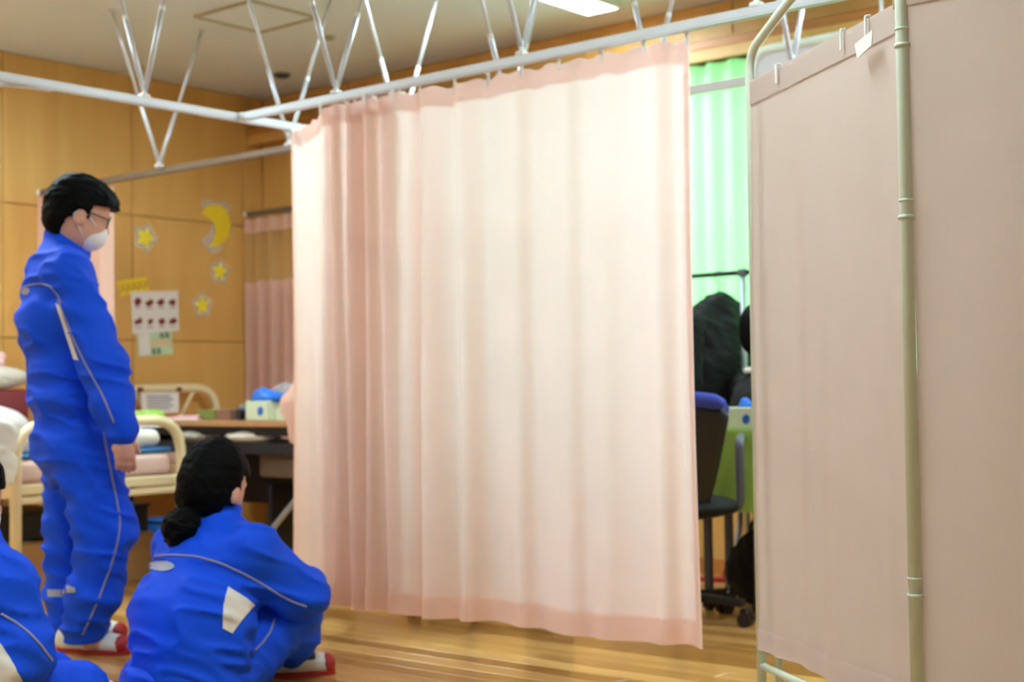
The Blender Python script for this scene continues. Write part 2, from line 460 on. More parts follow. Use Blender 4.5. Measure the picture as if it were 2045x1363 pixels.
# access hatch: frame let into the ceiling
hx0, hx1, hy0, hy1 = 4.30, 4.71, 5.15, 5.57
for a, b in (((hx0, hy0), (hx1, hy0)), ((hx1, hy0), (hx1, hy1)), ((hx1, hy1), (hx0, hy1)), ((hx0, hy1), (hx0, hy0))):
    mk('hatch_frame', bar((a[0], a[1], ZC-.004), (b[0], b[1], ZC-.004), .02, .012, .002), CEILTRIM, ceiling)
mk('hatch_door', box(((hx0+hx1)/2, (hy0+hy1)/2, ZC-.001), (hx1-hx0-.026, hy1-hy0-.026, .006)), CEIL, ceiling)
for (px, py, nm, lb) in ((563, 148, 'smoke_detector', 'small round dark detector on ceiling near the wood-panelled corner'), (660, 72, 'ceiling_sensor', 'tiny beige round sensor on ceiling beside the hatch')):
    p = onz(px, py, ZC); r = .05 if nm[0] == 's' else .03
    t = thing(nm, lb, 'detector', (p[0], p[1], ZC-.04))
    mk('base', lathe((p[0], p[1], ZC-.014), [(r*.9, 0), (r, .006), (r, .014)], 18), CEILTRIM if nm[0] != 's' else GREYPL, t)
    mk('sensing_head', lathe((p[0], p[1], ZC-.036), [(r*.45, .012), (r*.7, .015), (r*.75, .022)], 18), CEILTRIM if nm[0] != 's' else DARKPL, t)

# left wall: square veneer panels with open joints
PANW, PANH = .81, .81
wl = struct(mk('wall_left', box(((X0+X1)/2, Y1+.055, ZC/2), (X1-X0+.2, .09, ZC)), JOINT))
xs = 5.668
cols = [(5.668, X1)] + [(5.668-PANW*(k+1), 5.668-PANW*k) for k in range(10)]
rows = [(1.925, ZC), (1.205, 1.925), (.485, 1.205), (0.0, .485)]
for a, b in cols:
    if b < X0+.05: continue
    a = max(a, X0)
    for c, d in rows:
        mk('panel', box(((a+b)/2, Y1+.004, (c+d)/2), (b-a-.006, .016, d-c-.005), .0015), WALLWOOD, wl)
# far wall with its long window
WY0, WY1, WZ0, WZ1 = .75, 4.2, .92, 2.42
wf = struct(mk('wall_far', join(
    box((X1+.10, (Y0+WY0)/2, ZC/2), (.15, WY0-Y0, ZC)), box((X1+.10, (WY1+Y1)/2, ZC/2), (.15, Y1-WY1, ZC)),
    box((X1+.10, (WY0+WY1)/2, WZ0/2), (.15, WY1-WY0, WZ0)), box((X1+.10, (WY0+WY1)/2, (WZ1+ZC)/2), (.15, WY1-WY0, ZC-WZ1))), JOINT))
ys = [6.89, 6.11, 5.233, 4.362, 3.474, 2.60, 1.72, .84, -.04, -.92, -1.8, Y0]
for k in range(len(ys)-1):
    b, a = ys[k], ys[k+1]
    mk('panel', box((X1+.012, (a+b)/2, (2.53+ZC)/2), (.024, b-a-.006, ZC-2.53-.004), .0015), WALLWOOD, wf)
    segs = [(0, 1.0), (1.0, 1.76), (1.76, 2.53)] if (a >= WY1 or b <= WY0) else [(0, WZ0)]
    aa, bb = a, b
    if a < WY1 < b: mk('panel', box((X1+.012, (WY1+b)/2, 1.72), (.024, b-WY1-.006, 1.61), .0015), WALLWOOD, wf)
    for c, d in segs: mk('panel', box((X1+.012, (aa+bb)/2, (c+d)/2), (.024, bb-aa-.006, d-c-.005), .0015), WALLWOOD, wf)
trim = struct(mk('trim_1', box((X1-.055, (Y0+Y1)/2, 2.507), (.15, Y1-Y0-.02, .046), .004), TRIMWOOD))
mk('pelmet_board', box((X1-.118, (Y0+Y1)/2, 2.457), (.022, Y1-Y0-.02, .055), .002), WALLWOOD, trim)
sill = struct(mk('trim_2', box((X1-.03, (WY0+WY1)/2, WZ0+.012), (.16, WY1-WY0+.06, .03), .004), TRIMWOOD))
win = struct(mk('window_1', join(*[bar((X1+.10, WY0, z), (X1+.10, WY1, z), .05, .05, .003) for z in (WZ0+.025, WZ1-.025)]), ALU))
nw = 4
for k in range(nw+1):
    y = WY0+(WY1-WY0)*k/nw
    mk('mullion', bar((X1+.10, y, WZ0+.05), (X1+.10, y, WZ1-.05), .05, .05, .003), ALU, win)
for k in range(nw):
    y0 = WY0+(WY1-WY0)*k/nw; y1 = WY0+(WY1-WY0)*(k+1)/nw
    mk('pane', box((X1+.10, (y0+y1)/2, (WZ0+WZ1)/2), (.006, y1-y0-.05, WZ1-WZ0-.1)), GLASS, win)
# walls behind and beside the photographer
struct(mk('wall_right', box(((X0+X1)/2, Y0-.05, ZC/2), (X1-X0+.2, .1, ZC)), PLASTER))
struct(mk('wall_back', box((X0-.05, (Y0+Y1)/2, ZC/2), (.1, Y1-Y0+.2, ZC)), PLASTER))
struct(mk('baseboard_left', box(((X0+X1)/2, Y1-.012, .04), (X1-X0, .018, .08), .003), TRIMWOOD))
struct(mk('baseboard_far', box((X1-.02, (Y0+Y1)/2, .04), (.018, Y1-Y0-.04, .08), .003), TRIMWOOD))
# ground outside the window
struct(mk('ground_outside', box((12, 2, -.6), (12, 30, .1)), pm('grey_ground', S(150, 150, 140), .9)))

# ceiling fixtures (long recessed troughs, diffuser below)
fx = [(4.86, 4.005, 'bright long ceiling light above the peach curtain'), (4.86, 1.9, 'long ceiling light over the green table behind screens'), (2.2, 1.9, 'long ceiling light above the open floor'),
      (2.85, 5.35, 'added unseen ceiling light above the bed and standing student'), (2.5, 5.95, 'added unseen ceiling light nearest the left wall'), (.2, 5.35, 'long ceiling light at rear left of the room'), (-.6, 1.9, 'long ceiling light furthest from the beds and curtain')]  # the two lights over the bed and left wall are added to brighten it
for cx, cy, lb in fx:
    t = thing('ceiling_light', lb, 'ceiling light', (cx, cy, ZC-.03), 'long fluorescent ceiling lights')
    mk('housing', join(bar((cx-.66, cy-.095, ZC-.014), (cx+.66, cy-.095, ZC-.014), .012, .028), bar((cx-.66, cy+.095, ZC-.014), (cx+.66, cy+.095, ZC-.014), .012, .028),
                       bar((cx-.66, cy-.095, ZC-.014), (cx-.66, cy+.095, ZC-.014), .012, .028), bar((cx+.66, cy-.095, ZC-.014), (cx+.66, cy+.095, ZC-.014), .012, .028)), WHITEPL, t)
    mk('diffuser', box((cx, cy, ZC-.012), (1.30, .176, .014), .004), DIFF, t)

# ------------------------------------------------------------------ curtain rails with their V hangers
def rail(name, label, a, b, mat, rodmat, vs_, perp, group='ceiling-hung curtain rails', extra=None, w=.028):
    a = A(*a, ZR+.006); b = A(*b, ZR+.006)
    t = thing('curtain_rail', label, 'curtain rail', tuple((a+b)/2-A(0, 0, .02)), group)
    d = nrm(b-a); s = A(-d[1], d[0], 0)
    # C-channel: web and two lips
    tr = join(bar(a+A(0, 0, .002), b+A(0, 0, .002), w, .028, .003), bar(a+s*(w/2-.004)-A(0, 0, .0135), b+s*(w/2-.004)-A(0, 0, .0135), .008, .004), bar(a-s*(w/2-.004)-A(0, 0, .0135), b-s*(w/2-.004)-A(0, 0, .0135), .008, .004))
    if extra is not None: tr = join(tr, extra)
    mk('track', tr, mat, t)
    for e in (a, b): mk('end_cap', box(e, (w+.004, w+.004, .032), .003), WHITEPL, t)
    for P in vs_:
        P = A(P[0], P[1], ZR+.02); pp = A(*perp, 0)
        mk('clamp', join(box(P+A(0, 0, .006), (.034, .034, .016), .003), tube([P+A(0, 0, .01), P+A(0, 0, .05)], .009, 8)), WHITEPL if mat is ALU else rodmat, t)
        for sg in (1, -1):
            T = P+pp*.265*sg; T[2] = ZC-.004
            B0 = P+A(0, 0, .03)+pp*.006*sg
            m = B0+(T-B0)*.42
            rd = mk('hanger_rod', join(tube([B0, m], .0095, 8), tube([m, T], .0078, 8)), rodmat, t, smooth=True)
            mk('rod_collar', tube([m-(T-B0)*.012, m+(T-B0)*.012], .0105, 8), WHITEPL if mat is ALU else rodmat, rd)
            mk('ceiling_plate', lathe((T[0], T[1], ZC-.008), [(.016, 0), (.02, .004), (.02, .008)], 12), rodmat, rd)
    return t
RX = 3.645
rail('main', 'white rail above the large peach curtain', (RX, 4.42), (RX, 1.2), ALU, ROD, [(RX, 3.884), (RX, 2.983), (RX, 2.09)], (1, 0))
# curve that leaves the cross rail toward the wall
cc = [A(2.80-.35*math.sin(t*math.pi/2), 4.445+.35*(1-math.cos(t*math.pi/2)), ZR) for t in np.linspace(0, 1, 9)]+[A(2.45, 5.6, ZR)]
rail('cross', 'bright white rail running left above the standing student', (1.2, 4.445), (4.25, 4.445), ALU, ROD, [(3.193, 4.445), (1.9, 4.445)], (0, 1), extra=join(*[bar(cc[k], cc[k+1], .028, .03) for k in range(len(cc)-1)]))
rail('far', 'dark bronze rail ending at wall behind student\'s head', (4.265, 4.62), (4.265, Y1-.01), ALUDARK, ROD, [(4.23, 5.77), (4.265, 4.856)], (1, 0))
rail('back', 'white rail parallel to and behind the peach curtain', (4.46, 4.42), (4.46, .8), ALU, ROD, [(4.46, 4.344), (4.46, 3.72), (4.46, 3.009), (4.46, 2.42), (4.46, 1.9)], (1, 0))
rail('wall', 'dark thin rail beside the far wall, carrying netted curtain', (5.69, 5.1), (5.69, Y1-.01), ALUDARK, ROD, [(5.5, 5.2)][:0], (1, 0))

# ------------------------------------------------------------------ curtains
def spline(pts, n):
    """Catmull-Rom through plan points, resampled evenly"""
    P = [A(*p) for p in pts]; P = [2*P[0]-P[1]]+P+[2*P[-1]-P[-2]]; out = []
    for i in range(1, len(P)-2):
        for k in range(24):
            t = k/24; a, b, c, d = P[i-1:i+3]
            out.append(.5*((2*b)+(c-a)*t+(2*a-5*b+4*c-d)*t*t+(3*b-a-3*c+d)*t**3))
    out.append(P[-2]); out = np.array(out)
    s = np.r_[0, np.cumsum(np.linalg.norm(np.diff(out, axis=0), axis=1))]
    q = np.linspace(0, s[-1], n)
    return np.stack([np.interp(q, s, out[:, k]) for k in range(2)], 1), q
def curtain_sheet(plan, q, ztop, zbot, nz, fold=.006, seed=0, sag=.0, hooks=.12, z0=0.0, z1=1.0, off=0.0):
    """rows from top (z0=0) to bottom (z1=1); returns grid of points"""
    tg = np.gradient(plan, axis=0); nr = np.stack([-tg[:, 1], tg[:, 0]], 1); nr /= np.maximum(np.linalg.norm(nr, axis=1), 1e-9)[:, None]
    out = []
    for r in range(nz+1):
        t = z0+(z1-z0)*r/nz
        dev = fold*(np.sin(q*31+seed+2.0*t)+.7*np.sin(q*53+1.7*seed-1.5*t))*(.25+t)
        dev += .010*np.sin(q*9+3*t+seed)*t
        top = ztop-sag*(.5-.5*np.cos(2*math.pi*q/hooks))
        zz = top+(zbot+.004*np.sin(q*8+seed)-top)*t
        p = plan+nr*(dev+off)[:, None]
        out.append(np.stack([p[:, 0], p[:, 1], zz], 1))
    return np.array(out)
def hem_y(px): return onx(px, 600, 3.70)[1]
plan = []
y = 2.335
k = 0
while y < 3.42:                                   # the drawn-out, gently waved part
    amp = .006+.020*random.random()
    plan.append((3.675+amp*(1 if k % 2 else -1), y)); y += .06+.085*random.random(); k += 1
# tightly gathered pleats: the cloth doubles back on itself several times
plan += [(3.64, 3.44), (3.70, 3.475), (3.655, 3.52)]
for (yf, yb) in ((3.635, 3.60), (3.725, 3.70), (3.81, 3.77), (3.90, 3.875)):
    plan += [(3.635, yf-.03), (3.632, yf), (3.65, yf+.014), (3.675, yf), (3.70, yb), (3.722, yb-.010), (3.722, yb+.008), (3.69, yb+.028)]
plan += [(3.63, 3.93), (3.645, 3.965), (3.70, 4.01), (3.78, 4.14), (3.83, 4.24), (3.87, 4.34), (3.915, 4.44)]
PP, QQ = spline(plan, 900)
mc = thing('privacy_curtain', 'large translucent peach curtain hanging across the middle of the room', 'curtain', (3.68, 3.3, .1))
ZT, ZB = 1.972, .104
mk('cloth', grid_geo(curtain_sheet(PP, QQ, ZT, ZB, 44, .0035, 1.0, .012, .115)), CURT, mc, smooth=True)
mk('heading_tape', grid_geo(curtain_sheet(PP, QQ, ZT, ZB, 3, .0035, 1.0, .012, .115, 0, .036, .004)), CURTHEM, mc, smooth=True)
mk('bottom_hem', grid_geo(curtain_sheet(PP, QQ, ZT, ZB, 4, .0035, 1.0, .012, .115, .957, 1.0, .004)), CURTHEM, mc, smooth=True)
n2 = int(900*.024/ (QQ[-1]) * 1.0) + 4
mk('side_hem', grid_geo(curtain_sheet(PP, QQ, ZT, ZB, 44, .0035, 1.0, .012, .115, .036, .957, .004)[:, :n2]), CURTHEM, mc, smooth=True)
mk('side_hem', grid_geo(curtain_sheet(PP, QQ, ZT, ZB, 44, .0035, 1.0, .012, .115, .036, .957, .004)[:, -n2:]), CURTHEM, mc, smooth=True)
for s in np.arange(.01, QQ[-1], .115*1.5):
    i = int(np.argmin(abs(QQ-s))); p = PP[i]
    if p[1] > 4.0: continue
    mk('hook', join(box((p[0]-.006, p[1], 1.965), (.004, .012, .045), .001), tube([(p[0]-.006, p[1], 1.98), (RX, p[1], 1.992)], .003, 6)), WHITEPL, mc)
mk('hook', lathe((3.915, 4.44, 1.945), [(.012, 0), (.02, .012), (.02, .03), (.012, .042)], 12), WHITEPL, mc)
# the knotted end tied at the curtain's far edge
kp = at(590, 815, 6.05)
kf = Field(kp-A(.13, .13, .16), kp+A(.13, .13, .16), .006)
kf.chain([kp+A(0, 0, .10), kp+A(0, 0, .03), kp+A(0, 0, -.03), kp+A(-.01, 0, -.13)], [.012, .042, .040, .022], .02)
kf.ell(kp+A(-.02, .03, .01), (.03, .03, .05), k=.015)
kf.wrinkle(.003, .5, 2)
mk('tied_knot', kf.mesh(), CURTHEM, mc, smooth=True)

def gathered(name, label, a, b, n, amp, ztop, zbot, mat, parts, group=None, seed=0, npts=220):
    a = A(*a); b = A(*b); d = nrm(b-a); s = A(-d[1], d[0]); L = np.linalg.norm(b-a); pl = []
    rnd = random.Random(seed)
    for k in range(n+1):
        pl.append(tuple(a+d*L*k/n+s*amp*(1 if k % 2 else -1)*(.7+.5*rnd.random())))
    P_, Q_ = spline(pl, npts)
    t = thing(name, label, 'curtain', ((a+b)[0]/2, (a+b)[1]/2, zbot), group)
    for pn, m, u0, u1, of in parts:
        mk(pn, grid_geo(curtain_sheet(P_, Q_, ztop, zbot, max(3, int(26*(u1-u0))), .003, seed, .004, .1, u0, u1, of)), m or mat, t, smooth=True)
    return t
gathered('bed_curtain', 'pink curtain bunched against the wall behind the standing student', (4.265, 6.86), (4.265, 6.24), 15, .035, 1.965, .30, PINK,
         [('cloth', None, 0, 1, 0), ('heading_tape', None, 0, .04, -.004)], 'pink bed curtains', 3)
gathered('bed_curtain', 'pink curtain with see-through net top in the far corner', (5.69, 6.87), (5.69, 5.6), 22, .022, 1.965, .25, PINK,
         [('heading_tape', None, 0, .048, 0), ('net_top', MESHCL, .048, .225, 0), ('cloth', None, .225, 1, 0)], 'pink bed curtains', 5, 420)
gathered('window_curtain', 'pale green sunlit curtain over the window beside pink screen', (X1-.075, 3.88), (X1-.075, 2.55), 24, .022, 2.428, .75, GREEN,
         [('cloth', None, 0, 1, 0)], None, 8, 360)

# ------------------------------------------------------------------ folding fabric screens in the foreground
ZS = 1.71                                          # top of the hung fabric
P1 = onz(1498, 166, ZS)[:2]; P2 = onz(1800, 4, ZS)[:2]; P3 = P2+A(.02, -.95)
dv = nrm(P2-P1); PL1 = np.linalg.norm(P2-P1)
def pt(s, z, o=0.0): return A(*(P1+dv*s+A(-dv[1], dv[0])*o), z)
def post_feet(t, p, ax):
    mk('foot_bar', tube([A(*p, .055)-A(*ax, 0)*.2, A(*p, .055)+A(*ax, 0)*.2], .012, 10), POST, t, smooth=True)
    for s in (-.19, .19):
        c = A(*p, .022)+A(*ax, 0)*s
        mk('caster', join(tube([c-A(.009, 0, 0), c+A(.009, 0, 0)], .022, 16), tube([c, c+A(0, 0, .03)], .006, 8)), GREYPL, t)
t = thing('folding_screen', 'dusty pink fabric screen panel nearest the peach curtain', 'screen', (P1[0], P1[1], 0), 'folding fabric screens')
sx = A(-dv[1], dv[0])
zc = 1.955
fr = rounded([pt(0, .05), pt(0, 1.79), pt(.25, 1.862), pt(PL1/2, 1.89), pt(PL1-.25, 1.862), pt(PL1-.012, 1.79), pt(PL1-.012, 1.70)], .06, 8)
mk('frame', tube(fr, .0125, 12), POST, t, smooth=True)
mk('inner_post', tube([pt(.045, .10, .03), pt(.045, 1.70, .03)], .011, 10), POST, t, smooth=True)
mk('wire_rod', tube([pt(.01, ZS-.008), pt(PL1-.02, ZS-.008)], .004, 8), WHITEPL, t, smooth=True)
mk('bottom_rail', tube([pt(0, .16), pt(PL1-.02, .16)], .010, 10), POST, t, smooth=True)
ns = 90
sv = np.linspace(.008, PL1-.006, ns)
def scr(z0, z1, n, of):
    out = []
    for r in range(n+1):
        z = z0+(z1-z0)*r/n; u = (ZS-z)/1.5
        o = .010*np.sin(sv*17+.6)*np.clip(u*3, .1, 1)+.006*np.sin(sv*41+u*2)*np.clip(u*2, .1, 1)+.014*np.exp(-((sv-.55)/.05)**2)*u
        out.append([pt(s, z, -.001-oo*.8+of) for s, oo in zip(sv, o)])
    return out
mk('fabric', grid_geo(scr(ZS, .215, 40, 0)), SCREEN, t, smooth=True)
mk('top_hem', grid_geo(scr(ZS+.001, ZS-.062, 4, -.004)), SCREEN, t, smooth=True)
mk('bottom_hem', grid_geo(scr(.262, .205, 4, -.004)), SCREENHEM, t, smooth=True)
for s in (.20, .56, .68):
    mk('hook', join(box(pt(s, ZS-.02, -.014), (.006, .006, .05), .002), tube([pt(s, ZS+.004, -.014), pt(s, ZS+.006, -.003), pt(s, ZS-.008, .006)], .003, 6)), WHITEPL, t)
# care label hanging near the corner
q0, q1 = pt(.66, ZS-.055, -.030), pt(.745, ZS-.045, -.030)
mk('care_label', join(slab([(0, 0), (np.linalg.norm(q1-q0), .002), (np.linalg.norm(q1-q0)-.006, -.03), (.012, -.036)], q0, q1-q0, (0, 0, 1), .002)), PAPER, t)
post_feet(t, P1, sx)
# second panel: hinged on the thick middle post
P2p = P2
t2 = thing('folding_screen', 'dusty pink fabric screen panel filling the right edge, nearest camera', 'screen', (P2p[0], P2p[1], 0), 'folding fabric screens')
d2 = nrm(P3-P2p); L2 = np.linalg.norm(P3-P2p); n2v = A(-d2[1], d2[0])
def pt2(s, z, o=0.0): return A(*(P2p+d2*s+n2v*o), z)
fr2 = rounded([pt2(0, .05), pt2(0, 1.79), pt2(.25, 1.862), pt2(L2/2, 1.89), pt2(L2-.25, 1.862), pt2(L2, 1.79), pt2(L2, .05)], .06, 8)
mk('frame', tube(fr2, .0140, 14), POST, t2, smooth=True)
for z in (1.655, 1.29, .495):
    for dz, r, h in ((0, .0152, .006), (-.034, .0172, .008)):
        c = pt2(0, z+dz); mk('joint_ring', tube([c, c-A(0, 0, h)], r, 16), POST, t2, smooth=True)
sv2 = np.linspace(.012, L2-.01, 60)
def scr2(z0, z1, n, of):
    out = []
    for r in range(n+1):
        z = z0+(z1-z0)*r/n; u = (ZS-z)/1.5
        o = .008*np.sin(sv2*9+.6)*np.clip(u*3, .1, 1)+.006*np.sin(sv2*23+u*2)*np.clip(u*2, .1, 1)
        out.append([pt2(s, z, -(.002-oo+of)) for s, oo in zip(sv2, o)])
    return out
mk('fabric', grid_geo(scr2(ZS, .215, 30, 0)), SCREEN, t2, smooth=True)
mk('top_hem', grid_geo(scr2(ZS+.001, ZS-.01, 2, .004)), SCREEN, t2, smooth=True)
mk('wire_rod', tube([pt2(.02, ZS-.008, .004), pt2(L2, ZS-.008, .004)], .004, 8), WHITEPL, t2, smooth=True)
mk('bottom_rail', tube([pt2(0.02, .16), pt2(L2, .16)], .010, 10), POST, t2, smooth=True)
post_feet(t2, P2p, n2v); post_feet(t2, P2p+d2*L2, n2v)

# round-cornered white unit high on the far wall, seen above the screen
ux = X1-.30
uy1 = onx(1510, 120, ux)[1]+.022; uz1 = onx(1560, 84, ux)[2]-.022; uy0 = uy1-.70; uz0 = uz1-.36
t = thing('wall_unit', 'round-cornered white unit with grey front, above pink screen on far wall', 'wall unit', (X1-.2, (uy0+uy1)/2, uz0))
ol = []
for cy, cz, a0 in ((uy0+.09, uz0+.09, 180), (uy1-.09, uz0+.09, 270), (uy1-.09, uz1-.09, 0), (uy0+.09, uz1-.09, 90)):
    for k in range(7):
        a = math.radians(a0+15*k); ol.append(A(ux, cy+.09*math.cos(a), cz+.09*math.sin(a)))
mk('frame', tube(ol, .022, 10, closed=True), FRAMEW, t, smooth=True)
mk('front_panel', slab([(p[1], p[2]) for p in ol], (ux-.004, 0, 0), (0, 1, 0), (0, 0, 1), .012), GREYPANEL, t)
mk('body', box((ux+.09, (uy0+uy1)/2, (uz0+uz1)/2), (.15, uy1-uy0-.04, uz1-uz0-.04), .02, 2), FRAMEW, t)
for yy in (uy0+.12, uy1-.12): mk('hanger', tube([(ux+.09, yy, uz1-.03), (ux+.09, yy, ZC-.002)], .009, 8), ALU, t)

# ------------------------------------------------------------------ paper decorations and notices on the left wall
YP = Y1-.006                                        # face of the panels
EU, EV = A(-1, 0, 0), A(0, 0, 1)                    # seen from inside the room (+normal points into the room)
def wpt(px, py): p = ony(px, py, YP); return p[0], p[2]
def wposter(poly, off, th, base): 
    """poly in (x, z) wall coordinates"""
    return slab([(-(x), z) for x, z in poly], (0, YP-off, 0), EU, EV, th)
def star_poly(c, R, r, rot=0):
    return [(c[0]+(R if k % 2 == 0 else r)*math.sin(rot+k*math.pi/5), c[1]+(R if k % 2 == 0 else r)*math.cos(rot+k*math.pi/5)) for k in range(10)]
# moon
mx, mz = wpt(418, 455)
t = thing('moon_decoration', 'yellow crescent moon cutout in clear laminate on wood wall', 'decoration', (mx, YP-.004, mz-.2))
cr = [wpt(*q) for q in ((402, 427), (409, 414), (424, 408), (440, 410), (452, 418), (459, 432), (461, 450), (457, 470), (447, 485), (433, 492), (417, 494), (427, 479), (430, 463), (428, 449), (420, 437), (410, 431))]
mk('moon_paper', wposter(cr, .0014, .0012, 0), YELLOW, t)
mk('laminate', wposter([wpt(*q) for q in ((404, 398), (458, 405), (462, 460), (440, 500), (424, 508), (402, 486), (404, 474), (420, 464), (424, 440), (404, 424))], .0, .001, 0), LAMIN, t)
for (px, py, rr, rot, lb) in ((290, 475, .068, .35, 'yellow star cutout left of the moon, above the banner'), (439, 543, .062, .1, 'yellow star cutout just below the crescent moon'), (404, 610, .062, -.1, 'lowest yellow star cutout, right of the notice sheet')):
    c = wpt(px, py)
    t = thing('star_decoration', lb, 'decoration', (c[0], YP-.004, c[1]-.07), 'yellow star cutouts')
    mk('star_paper', wposter(star_poly(c, rr, rr*.5, rot), .0014, .0012, 0), YELLOW2, t)
    mk('laminate', wposter(star_poly(c, rr*1.45, rr*.95, rot), .0, .001, 0), LAMIN, t)
# yellow banner of cut letters
t = thing('letter_banner', 'tilted yellow lettered banner above the white notice sheet', 'sign', (wpt(266, 572)[0], YP-.004, wpt(266, 590)[1]))
bp = [wpt(*q) for q in ((233, 562), (292, 553), (298, 580), (240, 592))]
mk('banner_paper', wposter(bp, 0, .0015, 0), YELLOW, t)
for k in range(5):
    u = (k+.5)/5; a = np.array(bp[0])*(1-u)+np.array(bp[1])*u; b = np.array(bp[3])*(1-u)+np.array(bp[2])*u
    m = a*.45+b*.55
    for (dx, dz, w, h) in ((0, .018, .03, .006), (0, -.004, .034, .006), (-.008, -.016, .006, .03), (.01, .006, .006, .036)):
        mk('letter_stroke', wposter([(m[0]+dx-w/2, m[1]+dz-h/2), (m[0]+dx+w/2, m[1]+dz-h/2), (m[0]+dx+w/2, m[1]+dz+h/2), (m[0]+dx-w/2, m[1]+dz+h/2)], .0016, .0006, 0), CARD, t)
# white notice with eight dark red pictures
t = thing('notice_sheet', 'white notice with two rows of dark red pictures', 'poster', (wpt(308, 620)[0], YP-.006, wpt(308, 664)[1]))
mk('sheet', wposter([wpt(*q) for q in ((261, 583), (355, 581), (357, 661), (264, 668))], .002, .0015, 0), PAPER, t)
rnd = random.Random(4)
for (px, py, sc) in ((275, 603, 1.1), (298, 605, 1), (321, 604, 1), (344, 604, .95), (276, 643, 1.1), (300, 643, .85), (323, 642, .9), (345, 642, .9)):
    c = wpt(px, py); n = 11
    mk('picture', wposter([(c[0]+.026*sc*math.cos(a*2*math.pi/n)*(1+.3*rnd.uniform(-1, 1)), c[1]+.02*sc*math.sin(a*2*math.pi/n)*(1+.4*rnd.uniform(-1, 1))+.25*.02*math.cos(a*2*math.pi/n)) for a in range(n)], .0036, .0006, 0), INKR, t)
    for dz in (-.036,):
        mk('caption', wposter([(c[0]-.02, c[1]+dz), (c[0]+.02, c[1]+dz), (c[0]+.02, c[1]+dz+.006), (c[0]-.02, c[1]+dz+.006)], .0036, .0005, 0), INKG, t)
# pale green card below
t = thing('green_card', 'pale green and cream printed card under the white notice', 'poster', (wpt(310, 690)[0], YP-.004, wpt(310, 716)[1]))
mk('sheet', wposter([wpt(*q) for q in ((273, 662), (343, 660), (346, 708), (276, 713))], 0, .0012, 0), PGREEN, t)
mk('cream_band', wposter([wpt(*q) for q in ((300, 679), (343, 677), (344, 690), (301, 692))], .0014, .0006, 0), PCREAM, t)
mk('figure_print', wposter([wpt(*q) for q in ((276, 668), (298, 666), (301, 708), (279, 711))], .0014, .0006, 0), PAPER, t)
for (px, py) in ((323, 670), (333, 669), (307, 702), (317, 701)):
    c = wpt(px, py)
    for (dx, dz, w, h) in ((0, .010, .026, .006), (0, -.006, .03, .006), (-.004, 0, .006, .034), (.008, -.010, .006, .02)):
        mk('letter_stroke', wposter([(c[0]+dx-w/2, c[1]+dz-h/2), (c[0]+dx+w/2, c[1]+dz-h/2), (c[0]+dx+w/2, c[1]+dz+h/2), (c[0]+dx-w/2, c[1]+dz+h/2)], .0022, .0006, 0), INKK, t)

# ------------------------------------------------------------------ beds
def arch(xa, xb, y, zb, zt, r, rad): return tube(rounded([(xa, y, zb), (xa, y, zt), (xb, y, zt), (xb, y, zb)], rad, 10), r, 12)
def bed(label, xa, xb, ya, yb, zfoot, zhead, zm, group):
    t = thing('infirmary_bed', label, 'bed', ((xa+xb)/2, (ya+yb)/2, 0), group)
    mk('foot_frame', arch(xa, xb, ya, 0.0, zfoot, .024, .16), CREAM, t, smooth=True)
    mk('head_frame', arch(xa, xb, yb, 0.0, zhead, .024, .16), CREAM, t, smooth=True)
    mk('foot_crossbar', join(bar((xa, ya, zm-.07), (xb, ya, zm-.07), .03, .045, .006), bar((xa, ya, zm-.115), (xb, ya, zm-.115), .026, .03, .006)), CREAM, t)
    mk('head_crossbar', bar((xa, yb, zm-.08), (xb, yb, zm-.08), .03, .045, .006), CREAM, t)
    for x_ in (xa+.012, xb-.012): mk('side_rail', bar((x_, ya, zm-.08), (x_, yb, zm-.08), .026, .06, .005), CREAM, t)
    for k in range(7):
        yy = ya+(yb-ya)*(k+.7)/7.4; mk('slat', bar((xa+.01, yy, zm-.062), (xb-.01, yy, zm-.062), .06, .014), CREAM, t)
    mk('mattress', box(((xa+xb)/2, (ya+yb)/2, zm), (xb-xa-.045, yb-ya-.06, .105), .03, 3), MATTR, t, smooth=True)
    return t
fy = 5.35
fa = ony(31, 900, fy); fb = ony(361, 900, fy); ft = ony(200, 838, fy)
zmat = ony(300, 930, fy)[2]
bedA = bed('cream tubular bed behind the standing student, foot frame facing camera', fa[0], fb[0], fy, 6.82, ft[2]-.012, .92, zmat, 'cream tubular beds')
bx0, bx1 = fa[0], fb[0]
q = box(((bx0+bx1)/2, (fy+.03+6.1)/2, zmat+.064), (bx1-bx0-.03, 6.1-fy-.05, .022), .009, 2)
tag(mk('blue_sheet', q, SHEETB, smooth=True), 'blue folded sheet lying on the mattress under white futon', 'sheet')
f = Field((bx0-.05, fy, zmat+.05), (bx1+.05, 6.3, zmat+.25), .01)
f.cone((bx0+.10, fy+.12, zmat+.115), (bx1-.08, fy+.12, zmat+.115), .04, .04, .03).cone((bx0+.10, fy+.2, zmat+.12), (bx1-.1, fy+.2, zmat+.115), .042, .042, .03)
f.cone((bx0+.10, fy+.2, zmat+.12), (bx0+.1, 6.0, zmat+.12), .042, .042, .04).cone((bx1-.12, fy+.2, zmat+.12), (bx1-.12, 6.0, zmat+.12), .042, .042, .04)
f.ell(((bx0+bx1)/2, fy+.4, zmat+.11), (.4, .36, .05), k=.03).wrinkle(.004, .6, 1).cut_below(zmat+.076)
tag(mk('white_futon', f.mesh(), LINEN, smooth=True), 'white futon spread on the bed behind the student', 'bedding')
bc = ony(300, 868, fy+.22)
f = Field(bc-A(.2, .2, .1), bc+A(.2, .2, .16), .008)
